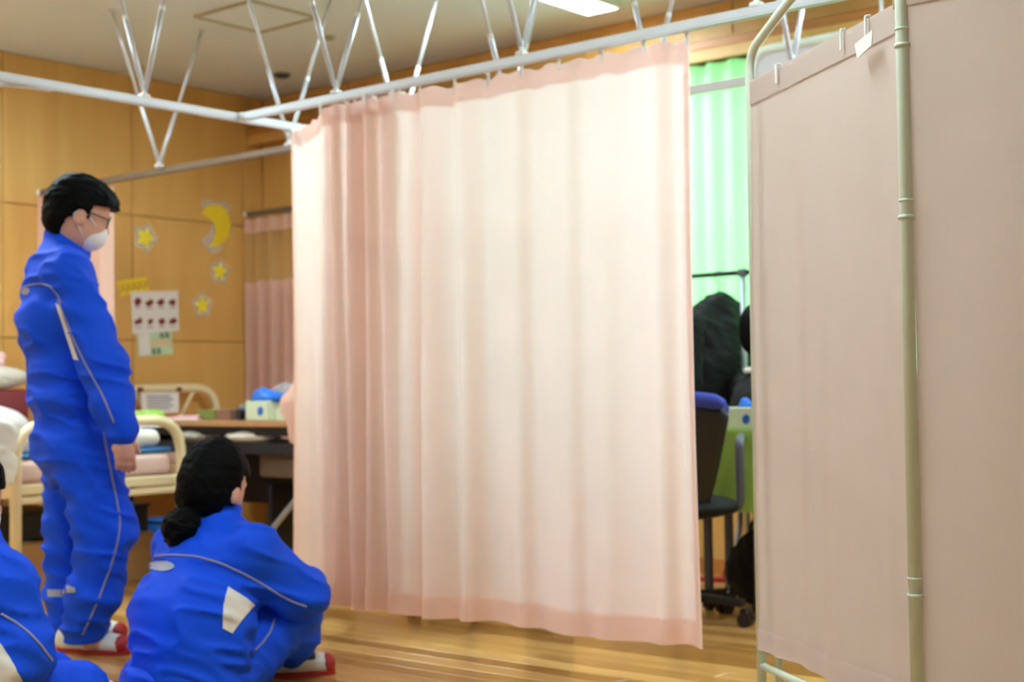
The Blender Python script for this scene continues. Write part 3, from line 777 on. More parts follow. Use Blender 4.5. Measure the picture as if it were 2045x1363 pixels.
f.ell(bc+A(0, 0, .0), (.12, .10, .055), k=.02).ell(bc+A(.05, .02, .03), (.06, .06, .045), k=.02).ell(bc+A(-.06, 0, .02), (.05, .06, .04), k=.02).wrinkle(.007, .35, 4).cut_below(zmat+.165)
tag(mk('plastic_bag', f.mesh(), pm('white_film', S(226, 226, 236), .25), smooth=True), 'crumpled whitish plastic bag on the white futon', 'bag')
# white blanket hanging over the bed's left corner
bl = ony(8, 855, fy-.05)
f = Field((bl[0]-.25, fy-.18, .42), (bl[0]+.15, fy+.62, .86), .009)
f.cone((bl[0]-.02, fy-.06, .77), (bl[0]-.03, fy-.07, .56), .05, .04, .03, ((1, 0, 0), 1.5)).cone((bl[0]-.05, fy-.02, .80), (bl[0]-.05, fy+.5, .79), .05, .05, .03, ((1, 0, 0), 1.8))
f.wrinkle(.006, .45, 5)
tag(mk('draped_blanket', f.mesh(), LINEN, smooth=True), 'white blanket draped over the bed corner at the left edge', 'blanket')
# pillow, maroon bolster and white bundle at the head end
pp_ = ony(20, 832, 6.42)
f = Field(pp_-A(.40, .3, .30), pp_+A(.14, .3, .12), .009)
f.ell(A(pp_[0]-.13, pp_[1], (pp_[2]+.055+zmat+.054)/2), (.22, .14, (pp_[2]+.055-zmat-.054)/2), k=0).wrinkle(.004, .5, 6).cut_below(zmat+.055)
tag(mk('pillow', f.mesh(), pm('faded_print_cotton', S(226, 220, 222), .85, var=.14, scale=34), smooth=True), 'white pillow with faint print below the maroon bolster', 'pillow')
mb = ony(22, 798, 6.66)
tag(mk('maroon_bolster', box((mb[0]-.18, mb[1], (mb[2]+.0525+zmat+.054)/2), (.5, .12, mb[2]+.0525-zmat-.054), .02, 3), MAROON, smooth=True), 'dark maroon padded bolster standing at head of the bed', 'cushion')
f = Field(mb+A(-.5, -.14, .03), mb+A(.14, .14, .28), .009)
f.ell(mb+A(-.14, 0, .11), (.24, .08, .062), k=.01).wrinkle(.004, .4, 8).cut_below(mb[2]+.053)
tag(mk('white_bundle', f.mesh(), GREYCL, smooth=True), 'off-white folded bundle lying on the maroon bolster', 'bedding')
f = Field(mb+A(-.22, -.1, .15), mb+A(.1, .1, .32), .006)
f.ell(mb+A(-.07, 0, .185), (.03, .03, .02), k=.01).ell(mb+A(-.045, .01, .215), (.02, .018, .03), k=.01).ell(mb+A(-.10, -.01, .20), (.02, .018, .026), k=.01)
tag(mk('paper_tissue', f.mesh(), PINKPAPER, smooth=True), 'small crumpled pink tissue on top of the white bundle', 'tissue')

bB = bed('cream tubular bed at the far wall, head frame with hanging card', 4.70, 5.385, 4.95, 6.80, .72, .945-.018, .56, 'cream tubular beds')
for (xa, xb) in ((4.80, 4.90), (5.22, 5.12)):
    mk('head_brace', tube([(xa, 6.80, .915), (xb, 6.80, .76)], .011, 8), CREAM, bB, smooth=True)
sg = thing('bed_card', 'white text card hanging on the far bed\'s head frame', 'card', (5.0, 6.76, .76))
cA = [ony(px, py, 6.765) for px, py in ((281, 784), (357, 784), (357, 824), (283, 826))]
mk('card_sheet', slab([(-p[0], p[2]) for p in cA], (0, 6.766, 0), EU, EV, .002), PAPER, sg)
for k in range(5):
    a = ony(294, 792+k*6, 6.763); b = ony(340+(k % 2)*6, 792+k*6, 6.763)
    mk('text_line', slab([(-a[0], a[2]-.004), (-b[0], b[2]-.004), (-b[0], b[2]+.004), (-a[0], a[2]+.004)], (0, 6.7635, 0), EU, EV, .0006), INKG, sg)
for px in (279, 357):
    p = ony(px, 778, 6.77); mk('red_clip', box(p, (.02, .05, .022), .005), MAROON, sg)

# ------------------------------------------------------------------ long table with things on it
TX0, TX1, TY0, TY1, TZ = 4.22, 4.67, 4.56, 6.22, .768
t = thing('folding_table', 'long brown-topped folding table with dark shelf beneath, beside peach curtain', 'table', ((TX0+TX1)/2, (TY0+TY1)/2, 0))
mk('tabletop', box(((TX0+TX1)/2, (TY0+TY1)/2, TZ-.014), (TX1-TX0, TY1-TY0, .028), .004, 2), TABLEWD, t)
mk('apron', join(bar((TX0+.05, TY0+.05, TZ-.05), (TX0+.05, TY1-.05, TZ-.05), .02, .04), bar((TX1-.05, TY0+.05, TZ-.05), (TX1-.05, TY1-.05, TZ-.05), .02, .04)), DARKMET, t)
mk('shelf', box(((TX0+TX1)/2+.02, (TY0+TY1)/2, TZ-.106), (TX1-TX0-.10, TY1-TY0-.2, .012), .003), DARKMET, t)
for yy in (TY0+.32, (TY0+TY1)/2, TY1-.30):
    mk('shelf_bracket', slab([(0, 0), (.30, 0), (.26, .03), (.2, .06), (0, .06)], (TX0+.07, yy, TZ-.100), (1, 0, 0), (0, 0, 1), .012), DARKMET, t)
mk('modesty_panel', box((TX1-.03, (TY0+TY1)/2, TZ-.28), (.014, TY1-TY0-.12, .28), .003), DARKMET, t)
for yy, sgn in ((TY0+.14, 1), (TY1-.14, 0)):
    mk('leg', tube(rounded([(TX0+.06, yy, TZ-.05), (TX0+.06, yy, .54), (TX0+.05, yy+.34*sgn, .24), (TX0+.05, yy+.34*sgn, .03)], .06, 6), .014, 10), STEEL if sgn else DARKMET, t, smooth=True)
    mk('foot', bar((TX0+.0, yy+.34*sgn, .018), (TX0+.12, yy+.34*sgn, .018), .04, .036, .008), DARKMET, t)
# stored towels on the shelf
def soft(name, label, cat, c, rad, mat, seed, zfl, vox=.007, extra=()):
    c = A(*c); R = max(rad)+.06
    f = Field(c-R, c+R, vox); f.ell(c, rad, k=0)
    for o, r2 in extra: f.ell(c+A(*o), r2, k=.02)
    f.wrinkle(.004, .35, seed).cut_below(zfl)
    return tag(mk(name, f.mesh(), mat, smooth=True), label, cat)
mk('shelf_lip', box((TX0+.045, (TY0+TY1)/2, TZ-.128), (.012, TY1-TY0-.2, .055), .003), DARKMET, t)
zs = TZ-.100
soft('folded_towel', 'white folded towel on the table shelf near the curtain', 'towel', onx(505, 868, 4.33)*A(1, 1, 0)+A(0, 0, zs+.026), (.09, .17, .034), LINEN, 3, zs, extra=[((0, .10, .022), (.06, .06, .024))])
soft('folded_towel', 'beige rumpled towel on the table shelf beside bed frame', 'towel', onx(400, 866, 4.33)*A(1, 1, 0)+A(0, 0, zs+.026), (.09, .16, .036), GREYCL, 5, zs, extra=[((0, .08, .02), (.06, .07, .026))])
# on the top
def tbl(px, X): p = onx(px, 830, X); return p[1]
def tbox(name, label, cat, px0, px1, X, dx, h, mat, bev=.004, group=None):
    y1, y0 = tbl(px0, X), tbl(px1, X)
    return tag(mk(name, box((X+dx/2, (y0+y1)/2, TZ+h/2), (dx, y1-y0, h), bev), mat), label, cat, group)
t = thing('glove_box', 'pale green box with blue gloves spilling from its top', 'box', (4.33, tbl(521, 4.28), TZ))
y1, y0 = tbl(490, 4.28), tbl(534, 4.28)
mk('carton', box((4.28+.06, (y0+y1)/2, TZ+.045), (.12, y1-y0, .09), .004), BOXGRN, t)
mk('blue_print', slab([(.0, .0), (.02, .012), (.022, .035), (.004, .045), (-.016, .035), (-.018, .012)], (4.279, y0+.05, TZ+.02), (0, -1, 0), (0, 0, 1), .0012), BUCKET, t)
f = Field((4.24, y0-.05, TZ+.06), (4.46, y1+.05, TZ+.24), .006)
gm = (y0+y1)/2
f.ell((4.34, gm, TZ+.102), (.05, .085, .022), k=.02).ell((4.33, gm+.01, TZ+.124), (.035, .05, .022), k=.02).ell((4.35, gm-.06, TZ+.106), (.04, .045, .02), k=.02).wrinkle(.005, .25, 3)
mk('gloves', f.mesh(), GLOVE, t, smooth=True)
# clear bag behind the box
f = Field((4.40, y0-.30, TZ-.02), (4.68, y1+.08, TZ+.26), .008)
f.cone((4.53, y1+.0, TZ+.08), (4.53, y0-.16, TZ+.10), .07, .075, .02).ell((4.52, y1+.01, TZ+.135), (.05, .06, .035), k=.02).ell((4.52, y0-.16, TZ+.155), (.05, .10, .05), k=.02).wrinkle(.008, .35, 9).cut_below(TZ+.002)
tag(mk('clear_bag', f.mesh(), BAGPL, smooth=True), 'clear plastic bag bulging behind the glove box', 'bag')
t = tbox('small_carton', 'pale green low carton between glove box and curtain knot', 'box', 552, 590, 4.26, .10, .055, BOXGRN)
tbox('olive_box', 'olive green flat box left of the brown one on table', 'box', 395, 430, 4.30, .16, .05, OLIVE)
tbox('brown_box', 'brown and pink flat box right of the olive box', 'box', 431, 460, 4.30, .15, .05, BROWNC)
t = thing('camera_gadget', 'small dark grey gadget beside the glove box', 'gadget', (4.33, tbl(474, 4.28), TZ))
gy = tbl(474, 4.28)
mk('body', box((4.33, gy, TZ+.03), (.06, .085, .06), .008, 2), GREYPL, t)
mk('lens', tube([(4.30, gy-.01, TZ+.03), (4.275, gy-.01, TZ+.03)], .022, 16), DARKPL, t)
mk('knob', lathe((4.33, gy+.02, TZ+.06), [(.014, 0), (.014, .012), (.01, .014)], 12), STEEL, t)
for k, (a, b, X, hh, lb) in enumerate(((312, 352, 4.30, .014, 'stack of pink paper leaflets on the table, left one'), (350, 394, 4.27, .022, 'stack of pink and white leaflets beside the olive box'))):
    t = thing('leaflet_stack', lb, 'paper', (X+.07, (tbl(a, X)+tbl(b, X))/2, TZ), 'paper leaflets')
    yb_, ya_ = tbl(a, X), tbl(b, X); n = 3
    for j in range(n): mk('leaflet', box((X+.07+.006*j, (ya_+yb_)/2+.004*(j % 2), TZ+hh*(j+.5)/n), (.15, yb_-ya_-.004, hh/n-.0006), .001), [PAPER, PINKPAPER, PINKPAPER][j], t)
lm = thing('lime_pouch', 'lime green soft pouch at the table\'s left end', 'pouch', (4.33, tbl(278, 4.28), TZ))
c = A(4.34, tbl(278, 4.28), TZ+.022); f = Field(c-A(.12, .14, .05), c+A(.12, .14, .06), .006); f.ell(c, (.07, .085, .03), k=0).wrinkle(.003, .3, 2).cut_below(TZ+.001)
mk('body', f.mesh(), LIME, lm, smooth=True)
mk('zip', bar(c+A(-.045, -.06, .021), c+A(-.045, .06, .021), .006, .006), WHITEPL, lm)
# things stored below
def carton(label, c, s, rz=0):
    t = thing('cardboard_box', label, 'box', (c[0], c[1], 0), 'cardboard boxes under the beds')
    th = .006
    mk('side', join(box((c[0]-s[0]/2, c[1], s[2]/2+.003), (th, s[1], s[2])), box((c[0]+s[0]/2, c[1], s[2]/2+.003), (th, s[1], s[2])), box((c[0], c[1]-s[1]/2, s[2]/2+.003), (s[0], th, s[2])), box((c[0], c[1]+s[1]/2, s[2]/2+.003), (s[0], th, s[2])), box((c[0], c[1], .006), (s[0], s[1], th))), CARD, t)
    mk('flap', box((c[0]-s[0]*.25, c[1], s[2]+.007), (s[0]*.48, s[1], .005)), CARD, t)
    mk('flap', box((c[0]+s[0]*.25, c[1], s[2]+.007), (s[0]*.48, s[1], .005)), CARD, t)
    mk('tape', box((c[0], c[1], s[2]+.0105), (.05, s[1]+.004, .001)), PCREAM, t)
carton('cardboard box under the bed between frame leg and student', (3.46, 5.86, 0), (.44, .40, .24))
g0 = onz(262, 1168, 0)
carton('cardboard box under the bed right of the student\'s legs', (g0[0]+.02, g0[1]+.26, 0), (.34, .34, .22))
carton('flat cardboard box on floor under the brown table', (4.48, 5.52, 0), (.30, .42, .12))
for c, sz, lb in (((3.46, 5.86), (.40, .36, .13), 'black tray added for under-bed darkness, beside bed leg'), ((g0[0]+.02, g0[1]+.26), (.32, .30, .13), 'black tray added for under-bed darkness, right of student')):  # black trays added to darken the space under the bed
    zb = .2545 if sz[0] > .35 else .2345
    t = thing('added_dark_tray', lb, 'tray', (c[0], c[1], zb), 'added dark trays under the bed')
    mk('tray_body', box((c[0], c[1], zb+sz[2]/2), sz, .01, 2), DARKPL, t)
    mk('tray_rim', box((c[0], c[1], zb+sz[2]-.006), (sz[0]+.016, sz[1]+.016, .014), .004), DARKPL, t)
bk = A(*onz(318, 1150, 0)[:2], 0)+A(.12, .10, 0)
t = thing('waste_bin', 'blue plastic waste bin between the bed and table', 'bin', tuple(bk))
mk('body', lathe(bk, [(.085, .002), (.09, .01), (.115, .26), (.11, .262), (.086, .014)], 24), BUCKET, t, smooth=True)
mk('rim', tube([bk+A(.116*math.cos(a), .116*math.sin(a), .262) for a in np.linspace(0, 2*math.pi, 24, endpoint=False)], .006, 8, closed=True), BUCKET, t, smooth=True)
t = thing('brown_storage_case', 'grey-brown storage case on a stand under the brown table', 'case', (4.48, 4.98, 0))
mk('case_body', box((4.49, 4.98, .55), (.24, .46, .10), .015, 2), pm('taupe_plastic', S(134, 116, 100), .6), t)
mk('case_lid', box((4.49, 4.98, .607), (.25, .47, .016), .006, 2), pm('taupe_lid', S(112, 96, 84), .6), t)
for yy in (4.8, 5.16): mk('stand', box((4.49, yy, .235), (.2, .03, .462), .004), DARKMET, t)

# ------------------------------------------------------------------ behind the gap: rack, jacket, chair, table
RKX = 5.44
rk0 = onx(1300, 566, RKX); rk1 = onx(1560, 531, RKX)
RZ = onx(1437, 548, RKX)[2]
t = thing('garment_rack', 'dark steel garment rack in front of the green curtain', 'rack', (RKX, (rk0[1]+rk1[1])/2, 0))
mk('top_bar', tube([(RKX, rk0[1]+.25, RZ), (RKX, rk1[1]-.05, RZ)], .011, 10), DARKMET, t, smooth=True)
vy = onx(1484, 600, RKX)[1]
for yy in (vy, rk0[1]+.2):
    mk('upright', tube([(RKX, yy, .06), (RKX, yy, RZ+.015)], .013, 10), STEEL, t, smooth=True)
    mk('top_joint', box((RKX, yy, RZ), (.034, .04, .034), .006), GREYPL, t)
    mk('foot', tube([(RKX-.16, yy, .05), (RKX+.16, yy, .05)], .013, 10), DARKMET, t, smooth=True)
    for xx in (RKX-.15, RKX+.15): mk('caster', tube([(xx, yy-.01, .022), (xx, yy+.01, .022)], .022, 14), DARKPL, t)
def hanger(label, yc, jl=None):
    z = RZ-.115
    t = thing('coat_hanger', label, 'hanger', (RKX, yc, z-.03), 'coat hangers on the rack')
    mk('hook', tube([(RKX, yc, z+.015)]+[(RKX, yc+.022*math.sin(a)*1.0, RZ-.008+.024*math.cos(a)) for a in np.linspace(math.pi, -.9*math.pi/2, 12)], .0028, 6), STEEL, t, smooth=True)
    mk('shoulder_bar', tube(rounded([(RKX-.19, yc+.03, z-.10), (RKX-.06, yc+.01, z+.0), (RKX, yc, z+.02), (RKX+.06, yc-.01, z), (RKX+.19, yc-.03, z-.10)], .05, 5), .009, 8), DARKPL, t, smooth=True)
    if jl:
        o = thing('hanging_jacket', jl, 'jacket', (RKX, yc, .70), None)
        f = Field((RKX-.40, yc-.36, .62), (RKX+.35, yc+.36, RZ), .010)
        f.cone((RKX, yc, z+.0), (RKX, yc, z-.10), .04, .07, .03).cone((RKX-.05, yc+.01, z-.03), (RKX-.19, yc+.03, z-.11), .05, .05, .05).cone((RKX+.05, yc-.01, z-.03), (RKX+.19, yc-.03, z-.11), .05, .05, .05)
        for a, b, ra, rb in (((RKX, yc, z-.16), (RKX, yc, .76), .085, .10),):
            f.cone(a, b, ra, rb, .05, (nrm((-.38, .06, 0)), 2.0))
        f.wrinkle(.006, .5, 2).cut_below(.70)
        mk('body', f.mesh(), BLACKCL, o, smooth=True)
        for s in (1, -1):
            f = Field((RKX-.4, yc-.42, .70), (RKX+.4, yc+.42, RZ), .010)
            p = A(RKX-.19*s, yc+.03*s, z-.13)
            f.chain([p, p+A(-.03*s, .0, -.24), p+A(-.03*s, .0, -.46)], [.06, .058, .05], .02).wrinkle(.005, .4, 3)
            mk('sleeve', f.mesh(), BLACKCL, o, smooth=True)
        mk('collar', tube([(RKX-.05, yc, z-.02), (RKX, yc+.05, z-.01), (RKX+.05, yc, z-.02)], .016, 8), BLACKCL, o, smooth=True)
hy = onx(1436, 570, RKX)[1]
hanger('hanger holding the black jacket on the rack', hy, 'black jacket hanging on the rack in the gap beside screen')
hanger('empty hanger on the rack left of the black jacket', hy+.30)

# wheeled table under a green cloth
gy0, gy1, gx0, gx1, gz = 2.40, 3.12, 4.86, 5.10, .715
t = thing('wheeled_table', 'wheeled table under an olive green cloth behind the office chair', 'table', ((gx0+gx1)/2, (gy0+gy1)/2, 0))
mk('tabletop', box(((gx0+gx1)/2, (gy0+gy1)/2, gz-.012), (gx1-gx0, gy1-gy0, .024), .004), WHITEPL, t)
for xx in (gx0+.04, gx1-.04):
    for yy in (gy0+.45, gy1-.04) if xx < 4.95 else (gy0+.04, gy1-.04):
        lg = mk('leg', bar((xx, yy, .07), (xx, yy, gz-.02), .03, .03, .004), GREYPL, t)
        mk('caster', join(tube([(xx, yy-.012, .034), (xx, yy+.012, .034)], .034, 18), box((xx, yy, .065), (.04, .034, .02), .004)), DARKPL, lg)
mk('leg', bar((gx0+.04, gy0+.04, .0), (gx0+.04, gy0+.04, gz-.02), .03, .03, .004), GREYPL, t)
o = thing('green_tablecloth', 'olive green cloth draped over the wheeled table', 'tablecloth', ((gx0+gx1)/2, (gy0+gy1)/2, .40))
e = .014
mk('top', box(((gx0+gx1)/2, (gy0+gy1)/2, gz+.004), (gx1-gx0+2*e, gy1-gy0+2*e, .006), .002), GREENCL, o)
for a, b in (((gx0-e, gy1+e), (gx0-e, gy0-e)), ((gx0-e, gy1+e), (gx1+e, gy1+e)), ((gx1+e, gy1+e), (gx1+e, gy0-e)), ((gx0-e, gy0-e), (gx1+e, gy0-e))):
    a = A(*a); b = A(*b); d = nrm(b-a); n_ = A(-d[1], d[0]); c0 = A((gx0+gx1)/2, (gy0+gy1)/2)
    if (a-c0)@n_ < 0: n_ = -n_
    ss = np.linspace(0, np.linalg.norm(b-a), 40); rowsg = []
    for r in range(9):
        u = r/8; rowsg.append([A(*(a+d*s+n_*(.012*u*math.sin(s*26)+.012*u)), gz+.006-.315*u) for s in ss])
    mk('drop', grid_geo(rowsg), GREENCL, o, smooth=True)
# tissue carton on it
cy_ = onx(1490, 840, 4.90)[1]
t = thing('tissue_box', 'pale green tissue box with blue print on the green table', 'box', (4.95, cy_, gz+.007))
mk('carton', box((4.945, cy_, gz+.007+.046), (.11, .22, .088), .004), BOXGRN, t)
mk('blue_print', slab([(.0, .0), (.016, .01), (.018, .03), (.004, .042), (-.014, .03), (-.016, .01)], (4.8895, cy_-.005, gz+.03), (0, -1, 0), (0, 0, 1), .0012), BUCKET, t)
f = Field((4.88, cy_-.08, gz+.08), (5.02, cy_+.12, gz+.16), .005)
f.ell((4.945, cy_+.02, gz+.10), (.025, .04, .02), k=.01).ell((4.945, cy_+.03, gz+.12), (.016, .02, .016), k=.01)
mk('tissue', f.mesh(), GLOVE, t, smooth=True)
# dark bag and red slippers under it
f = Field((4.82, 2.62, 0), (5.24, 3.16, .42), .01)
f.ell((5.06, 2.90, .15), (.09, .19, .15), k=0).ell((5.06, 2.88, .26), (.08, .13, .07), k=.03).wrinkle(.006, .5, 3).cut_below(.002)
t = thing('dark_bag', 'dark soft bag on the floor under the green table', 'bag', (5.06, 2.90, 0))
mk('body', f.mesh(), BLACKCL, t, smooth=True)
mk('handle', tube([A(5.06, 2.90+.08*math.cos(a), .30+.08*math.sin(a)) for a in np.linspace(0, math.pi, 12)], .008, 8), DARKPL, t, smooth=True)
# red slippers on the floor beyond the chair
for k, (px, py, lb) in enumerate(((1444, 1162, 'red slipper on the floor under the green table, left one'), (1497, 1158, 'red slipper on the floor under the green table, right one'))):
    c = onz(px, py, 0); t = thing('red_slipper', lb, 'slipper', (c[0], c[1], 0), 'red slippers under the green table')
    ol_ = [(.125*math.cos(a), (.042+.008*math.cos(a))*math.sin(a)) for a in np.linspace(0, 2*math.pi, 22, endpoint=False)]
    dd = nrm(A(.5, -.86, 0)); sd = np.cross(A(0, 0, 1), dd)
    mk('sole', slab(ol_, c*A(1, 1, 0)+A(0, 0, .002), dd, sd, .016), SHOER, t)
    f = Field(c-A(.2, .2, .02), c+A(.2, .2, .12), .006)
    f.ell(c*A(1, 1, 0)+dd*.05+A(0, 0, .02), (.075, .046, .045), axes=(dd, sd, A(0, 0, 1)), k=0).ell(c*A(1, 1, 0)-dd*.03+A(0, 0, .02), (.08, .034, .032), axes=(dd, sd, A(0, 0, 1)), sub=True).cut_below(.017)
    mk('upper', f.mesh(), MAROON, t, smooth=True)
# office chair
def office_chair(label, c, heading):
    c = A(*c, 0); h = A(math.cos(heading), math.sin(heading), 0); s = A(-h[1], h[0], 0)
    t = thing('office_chair', label, 'chair', tuple(c))
    for k in range(5):
        a = heading+math.radians(36)+k*2*math.pi/5; d = A(math.cos(a), math.sin(a), 0)
        lg = mk('base_leg', bar(c+A(0, 0, .10)+d*.02, c+A(0, 0, .085)+d*.26, .045, .03, .008), DARKPL, t)
        w = c+d*.262
        n_ = A(-d[1], d[0], 0)
        mk('caster', join(tube([w+A(0, 0, .026)-n_*.028, w+A(0, 0, .026)-n_*.006], .026, 16), tube([w+A(0, 0, .026)+n_*.006, w+A(0, 0, .026)+n_*.028], .026, 16), box(w+A(0, 0, .05), (.04, .04, .03), .008)), DARKPL, lg)
    mk('gas_column', lathe(c, [(.03, .08), (.03, .22), (.018, .22), (.018, .40)], 16), STEEL, t, smooth=True)
    f = Field(c+A(-.3, -.3, .36), c+A(.3, .3, .52), .01)
    f.ell(c+A(0, 0, .44), (.24, .23, .05), axes=(h, s, A(0, 0, 1)), k=0)
    mk('seat', f.mesh(), BLACKCL, t, smooth=True)
    # backrest: curved shell with blue pad on the sitter's side
    def back(off, z0, z1, wmul, mat, nm):
        gr = []
        for r in range(15):
            u = r/14; z = z0+(z1-z0)*u
            wd = (.115+.105*u**.8)*wmul
            wd *= math.sqrt(max(.04, 1-max(0, (u-.86)/.14)**2*.75))
            row = []
            for k in range(13):
                v = -1+2*k/12
                row.append(c-h*(.20+.06*u)+h*(.05*v*v)+s*(wd*v)+A(0, 0, z)+h*off)
            gr.append(row)
        fr_ = np.array(gr); bk_ = fr_+h*.022
        V1, F1 = grid_geo(fr_); V2, F2 = grid_geo(bk_); n = len(V1)
        F = [f_[::-1] for f_ in F1]+[[i+n for i in f_] for f_ in F2]
        a_, b_ = fr_.shape[:2]
        ring = [i*b_ for i in range(a_)]+[(a_-1)*b_+j for j in range(1, b_)]+[i*b_+b_-1 for i in range(a_-2, -1, -1)]+[j for j in range(b_-2, 0, -1)]
        for i in range(len(ring)): j = ring[(i+1) % len(ring)]; F.append([ring[i], ring[i]+n, j+n, j])
        return mk(nm, (np.concatenate([V1, V2]), F), mat, t, smooth=True)
    back(0, .43, .845, 1, DARKPL, 'back_shell')
    back(.024, .46, .872, 1.0, SEATBLUE, 'back_pad')
    top = [c-h*.255+s*(.19*v)+h*.04*v*v+A(0, 0, .852-.02*abs(v)**3) for v in np.linspace(-1, 1, 13)]
    mk('top_bolster', tube(top, [.018]+[.028]*11+[.018], 12), SEATBLUE, t, smooth=True)
    mk('back_stem', bar(c-h*.04+A(0, 0, .40), c-h*.23+A(0, 0, .56), .06, .02, .005), DARKPL, t)
    for sg_ in (1, -1):
        mk('armrest', tube(rounded([c+s*.18*sg_+A(0, 0, .42), c+s*.235*sg_+A(0, 0, .44), c+s*.235*sg_+A(0, 0, .69)-h*.02, c+s*.235*sg_+A(0, 0, .70)+h*.14], .04, 5), .017, 10), GREYPL, t, smooth=True)
    return t
cw = onz(1483, 1252, 0)
office_chair('black office chair with blue upholstered back seen from behind', (4.60, 3.02), math.radians(28))
# stool base that shows under the curtain
st = onz(935, 1222, 0)
t = thing('wheeled_stool', 'black wheeled stool showing under the peach curtain hem', 'stool', (st[0], st[1], 0))
sc_ = A(st[0], st[1], 0)
for k in range(5):
    a = .2+k*2*math.pi/5; d = A(math.cos(a), math.sin(a), 0)
    lg = mk('base_leg', bar(sc_+A(0, 0, .085), sc_+A(0, 0, .07)+d*.23, .04, .026, .006), DARKPL, t)
    w = sc_+d*.235; mk('caster', join(tube([w+A(-d[1]*.02, d[0]*.02, .025), w+A(d[1]*.02, -d[0]*.02, .025)], .025, 16), box(w+A(0, 0, .05), (.03, .03, .03), .005)), DARKPL, lg)
mk('column', lathe(sc_, [(.028, .07), (.028, .2), (.018, .2), (.018, .43)], 16), STEEL, t, smooth=True)
mk('seat', lathe(sc_, [(.15, .43), (.175, .44), (.18, .47), (.17, .49), (.12, .50)], 28), DARKPL, t, smooth=True)

# ------------------------------------------------------------------ people
RV, FV = A(RGT[0], RGT[1], 0), A(FWD[0], FWD[1], 0)
RV = nrm(RV); FV = nrm(FV-RV*(FV@RV))
UZ = A(0, 0, 1)
def heading(deg):
    a = math.radians(deg); h = math.cos(a)*RV+math.sin(a)*FV; return h, np.cross(UZ, h)       # forward, the person's left
def bvh_of(o):
    dg = None; me = o.data; off = OFF[o.name]
    return BVHTree.FromPolygons([tuple(A(*v.co)+off) for v in me.vertices], [tuple(p.vertices) for p in me.polygons])
def on_surface(bvh, px, py, lift):
    hit = bvh.ray_cast(Vector(CAM), Vector(nrm(ray(px, py))))
    if hit[0] is None: return None
    n = A(*hit[1])
    if n@ray(px, py) > 0: n = -n
    return A(*hit[0])+n*lift
def piping(name, o, pix, r, mat, parent, lift=.001, n=40):
    b = bvh_of(o); P = np.array(pix, float); s = np.r_[0, np.cumsum(np.linalg.norm(np.diff(P, axis=0), axis=1))]
    q = np.linspace(0, s[-1], n); out = []
    for t_ in q:
        p = on_surface(b, np.interp(t_, s, P[:, 0]), np.interp(t_, s, P[:, 1]), lift)
        if p is not None and (not out or np.linalg.norm(p-out[-1]) < .12): out.append(p)
    if len(out) > 2:
        sm = np.array(out); sm[1:-1] = (sm[:-2]+2*sm[1:-1]+sm[2:])/4
        return mk(name, tube(sm, r, 6), mat, parent, smooth=True)
def patch(name, o, quad, mat, parent, lift=.003, n=14, ell=False):
    """patch of cloth or print laid on the garment; quad = four corner pixels"""
    b = bvh_of(o); Q = [np.array(q, float) for q in quad]; rows_ = []
    for i in range(n):
        row = []
        for j in range(n):
            u, v = i/(n-1), j/(n-1)
            if ell:
                x_, y_ = 2*u-1, 2*v-1
                xx = x_*math.sqrt(1-y_*y_/2); yy = y_*math.sqrt(1-x_*x_/2); u, v = (xx+1)/2, (yy+1)/2
            p = (Q[0]*(1-u)+Q[1]*u)*(1-v)+(Q[3]*(1-u)+Q[2]*u)*v
            w = on_surface(b, p[0], p[1], lift)
            row.append(w)
        rows_.append(row)
    V = []; idx = {}; F = []
    for i in range(n):
        for j in range(n):
            if rows_[i][j] is not None: idx[i, j] = len(V); V.append(rows_[i][j])
    for i in range(n-1):
        for j in range(n-1):
            k_ = [(i, j), (i+1, j), (i+1, j+1), (i, j+1)]
            if all(c in idx for c in k_):
                pts_ = [V[idx[c]] for c in k_]
                if max(np.linalg.norm(pts_[a]-pts_[b_]) for a in range(4) for b_ in range(a)) < .06: F.append([idx[c] for c in k_])
    if F: return mk(name, (np.array(V), F), mat, parent, smooth=True)
def shoe(parent, heel, toe, side):
    """indoor shoe: white canvas upper, red toe cap and sole, black elastic band"""
    heel = A(heel[0], heel[1], 0); toe = A(toe[0], toe[1], 0); d = nrm(toe-heel); L = np.linalg.norm(toe-heel); s = np.cross(UZ, d)
    lo = np.minimum(heel, toe)-A(.1, .1, 0); hi = np.maximum(heel, toe)+A(.1, .1, .14)
    def base(gr):
        f = Field(lo, hi, .005)
        f.chain([heel+d*.042+UZ*.046, heel+d*L*.5+UZ*.045, heel+d*(L-.038)+UZ*.034], [.038+gr, .037+gr, .033+gr], .02, (s, 1.15))
        f.cone(heel+d*.05+UZ*.06, heel+d*.10+UZ*.055, .034+gr, .036+gr, .02)
        return f.cut_below(.014)
    sh = mk('shoe', base(0).mesh(), SHOEW, parent, smooth=True)
    mk('toe_cap', base(.0022).clip(heel+d*(L-.034)+UZ*.02, -d-UZ*.1).mesh(), SHOER, sh, smooth=True)
    mk('elastic_band', base(.0018).clip(heel+d*L*.52, -d).clip(heel+d*L*.72, d).clip(heel+UZ*.052, -UZ).mesh(), DARKPL, sh, smooth=True)
    ol_ = []
    for k in range(24):
        a = 2*math.pi*k/24; c, s_ = math.cos(a), math.sin(a); wv = .039 if c > -.2 else .033
        ol_.append(((L/2-.003)*np.sign(c)*abs(c)**.7, wv*np.sign(s_)*abs(s_)**.8))
    mk('sole', slab(ol_, (heel+toe)/2+UZ*.001, d, s, .015), SHOER, sh)
    return sh
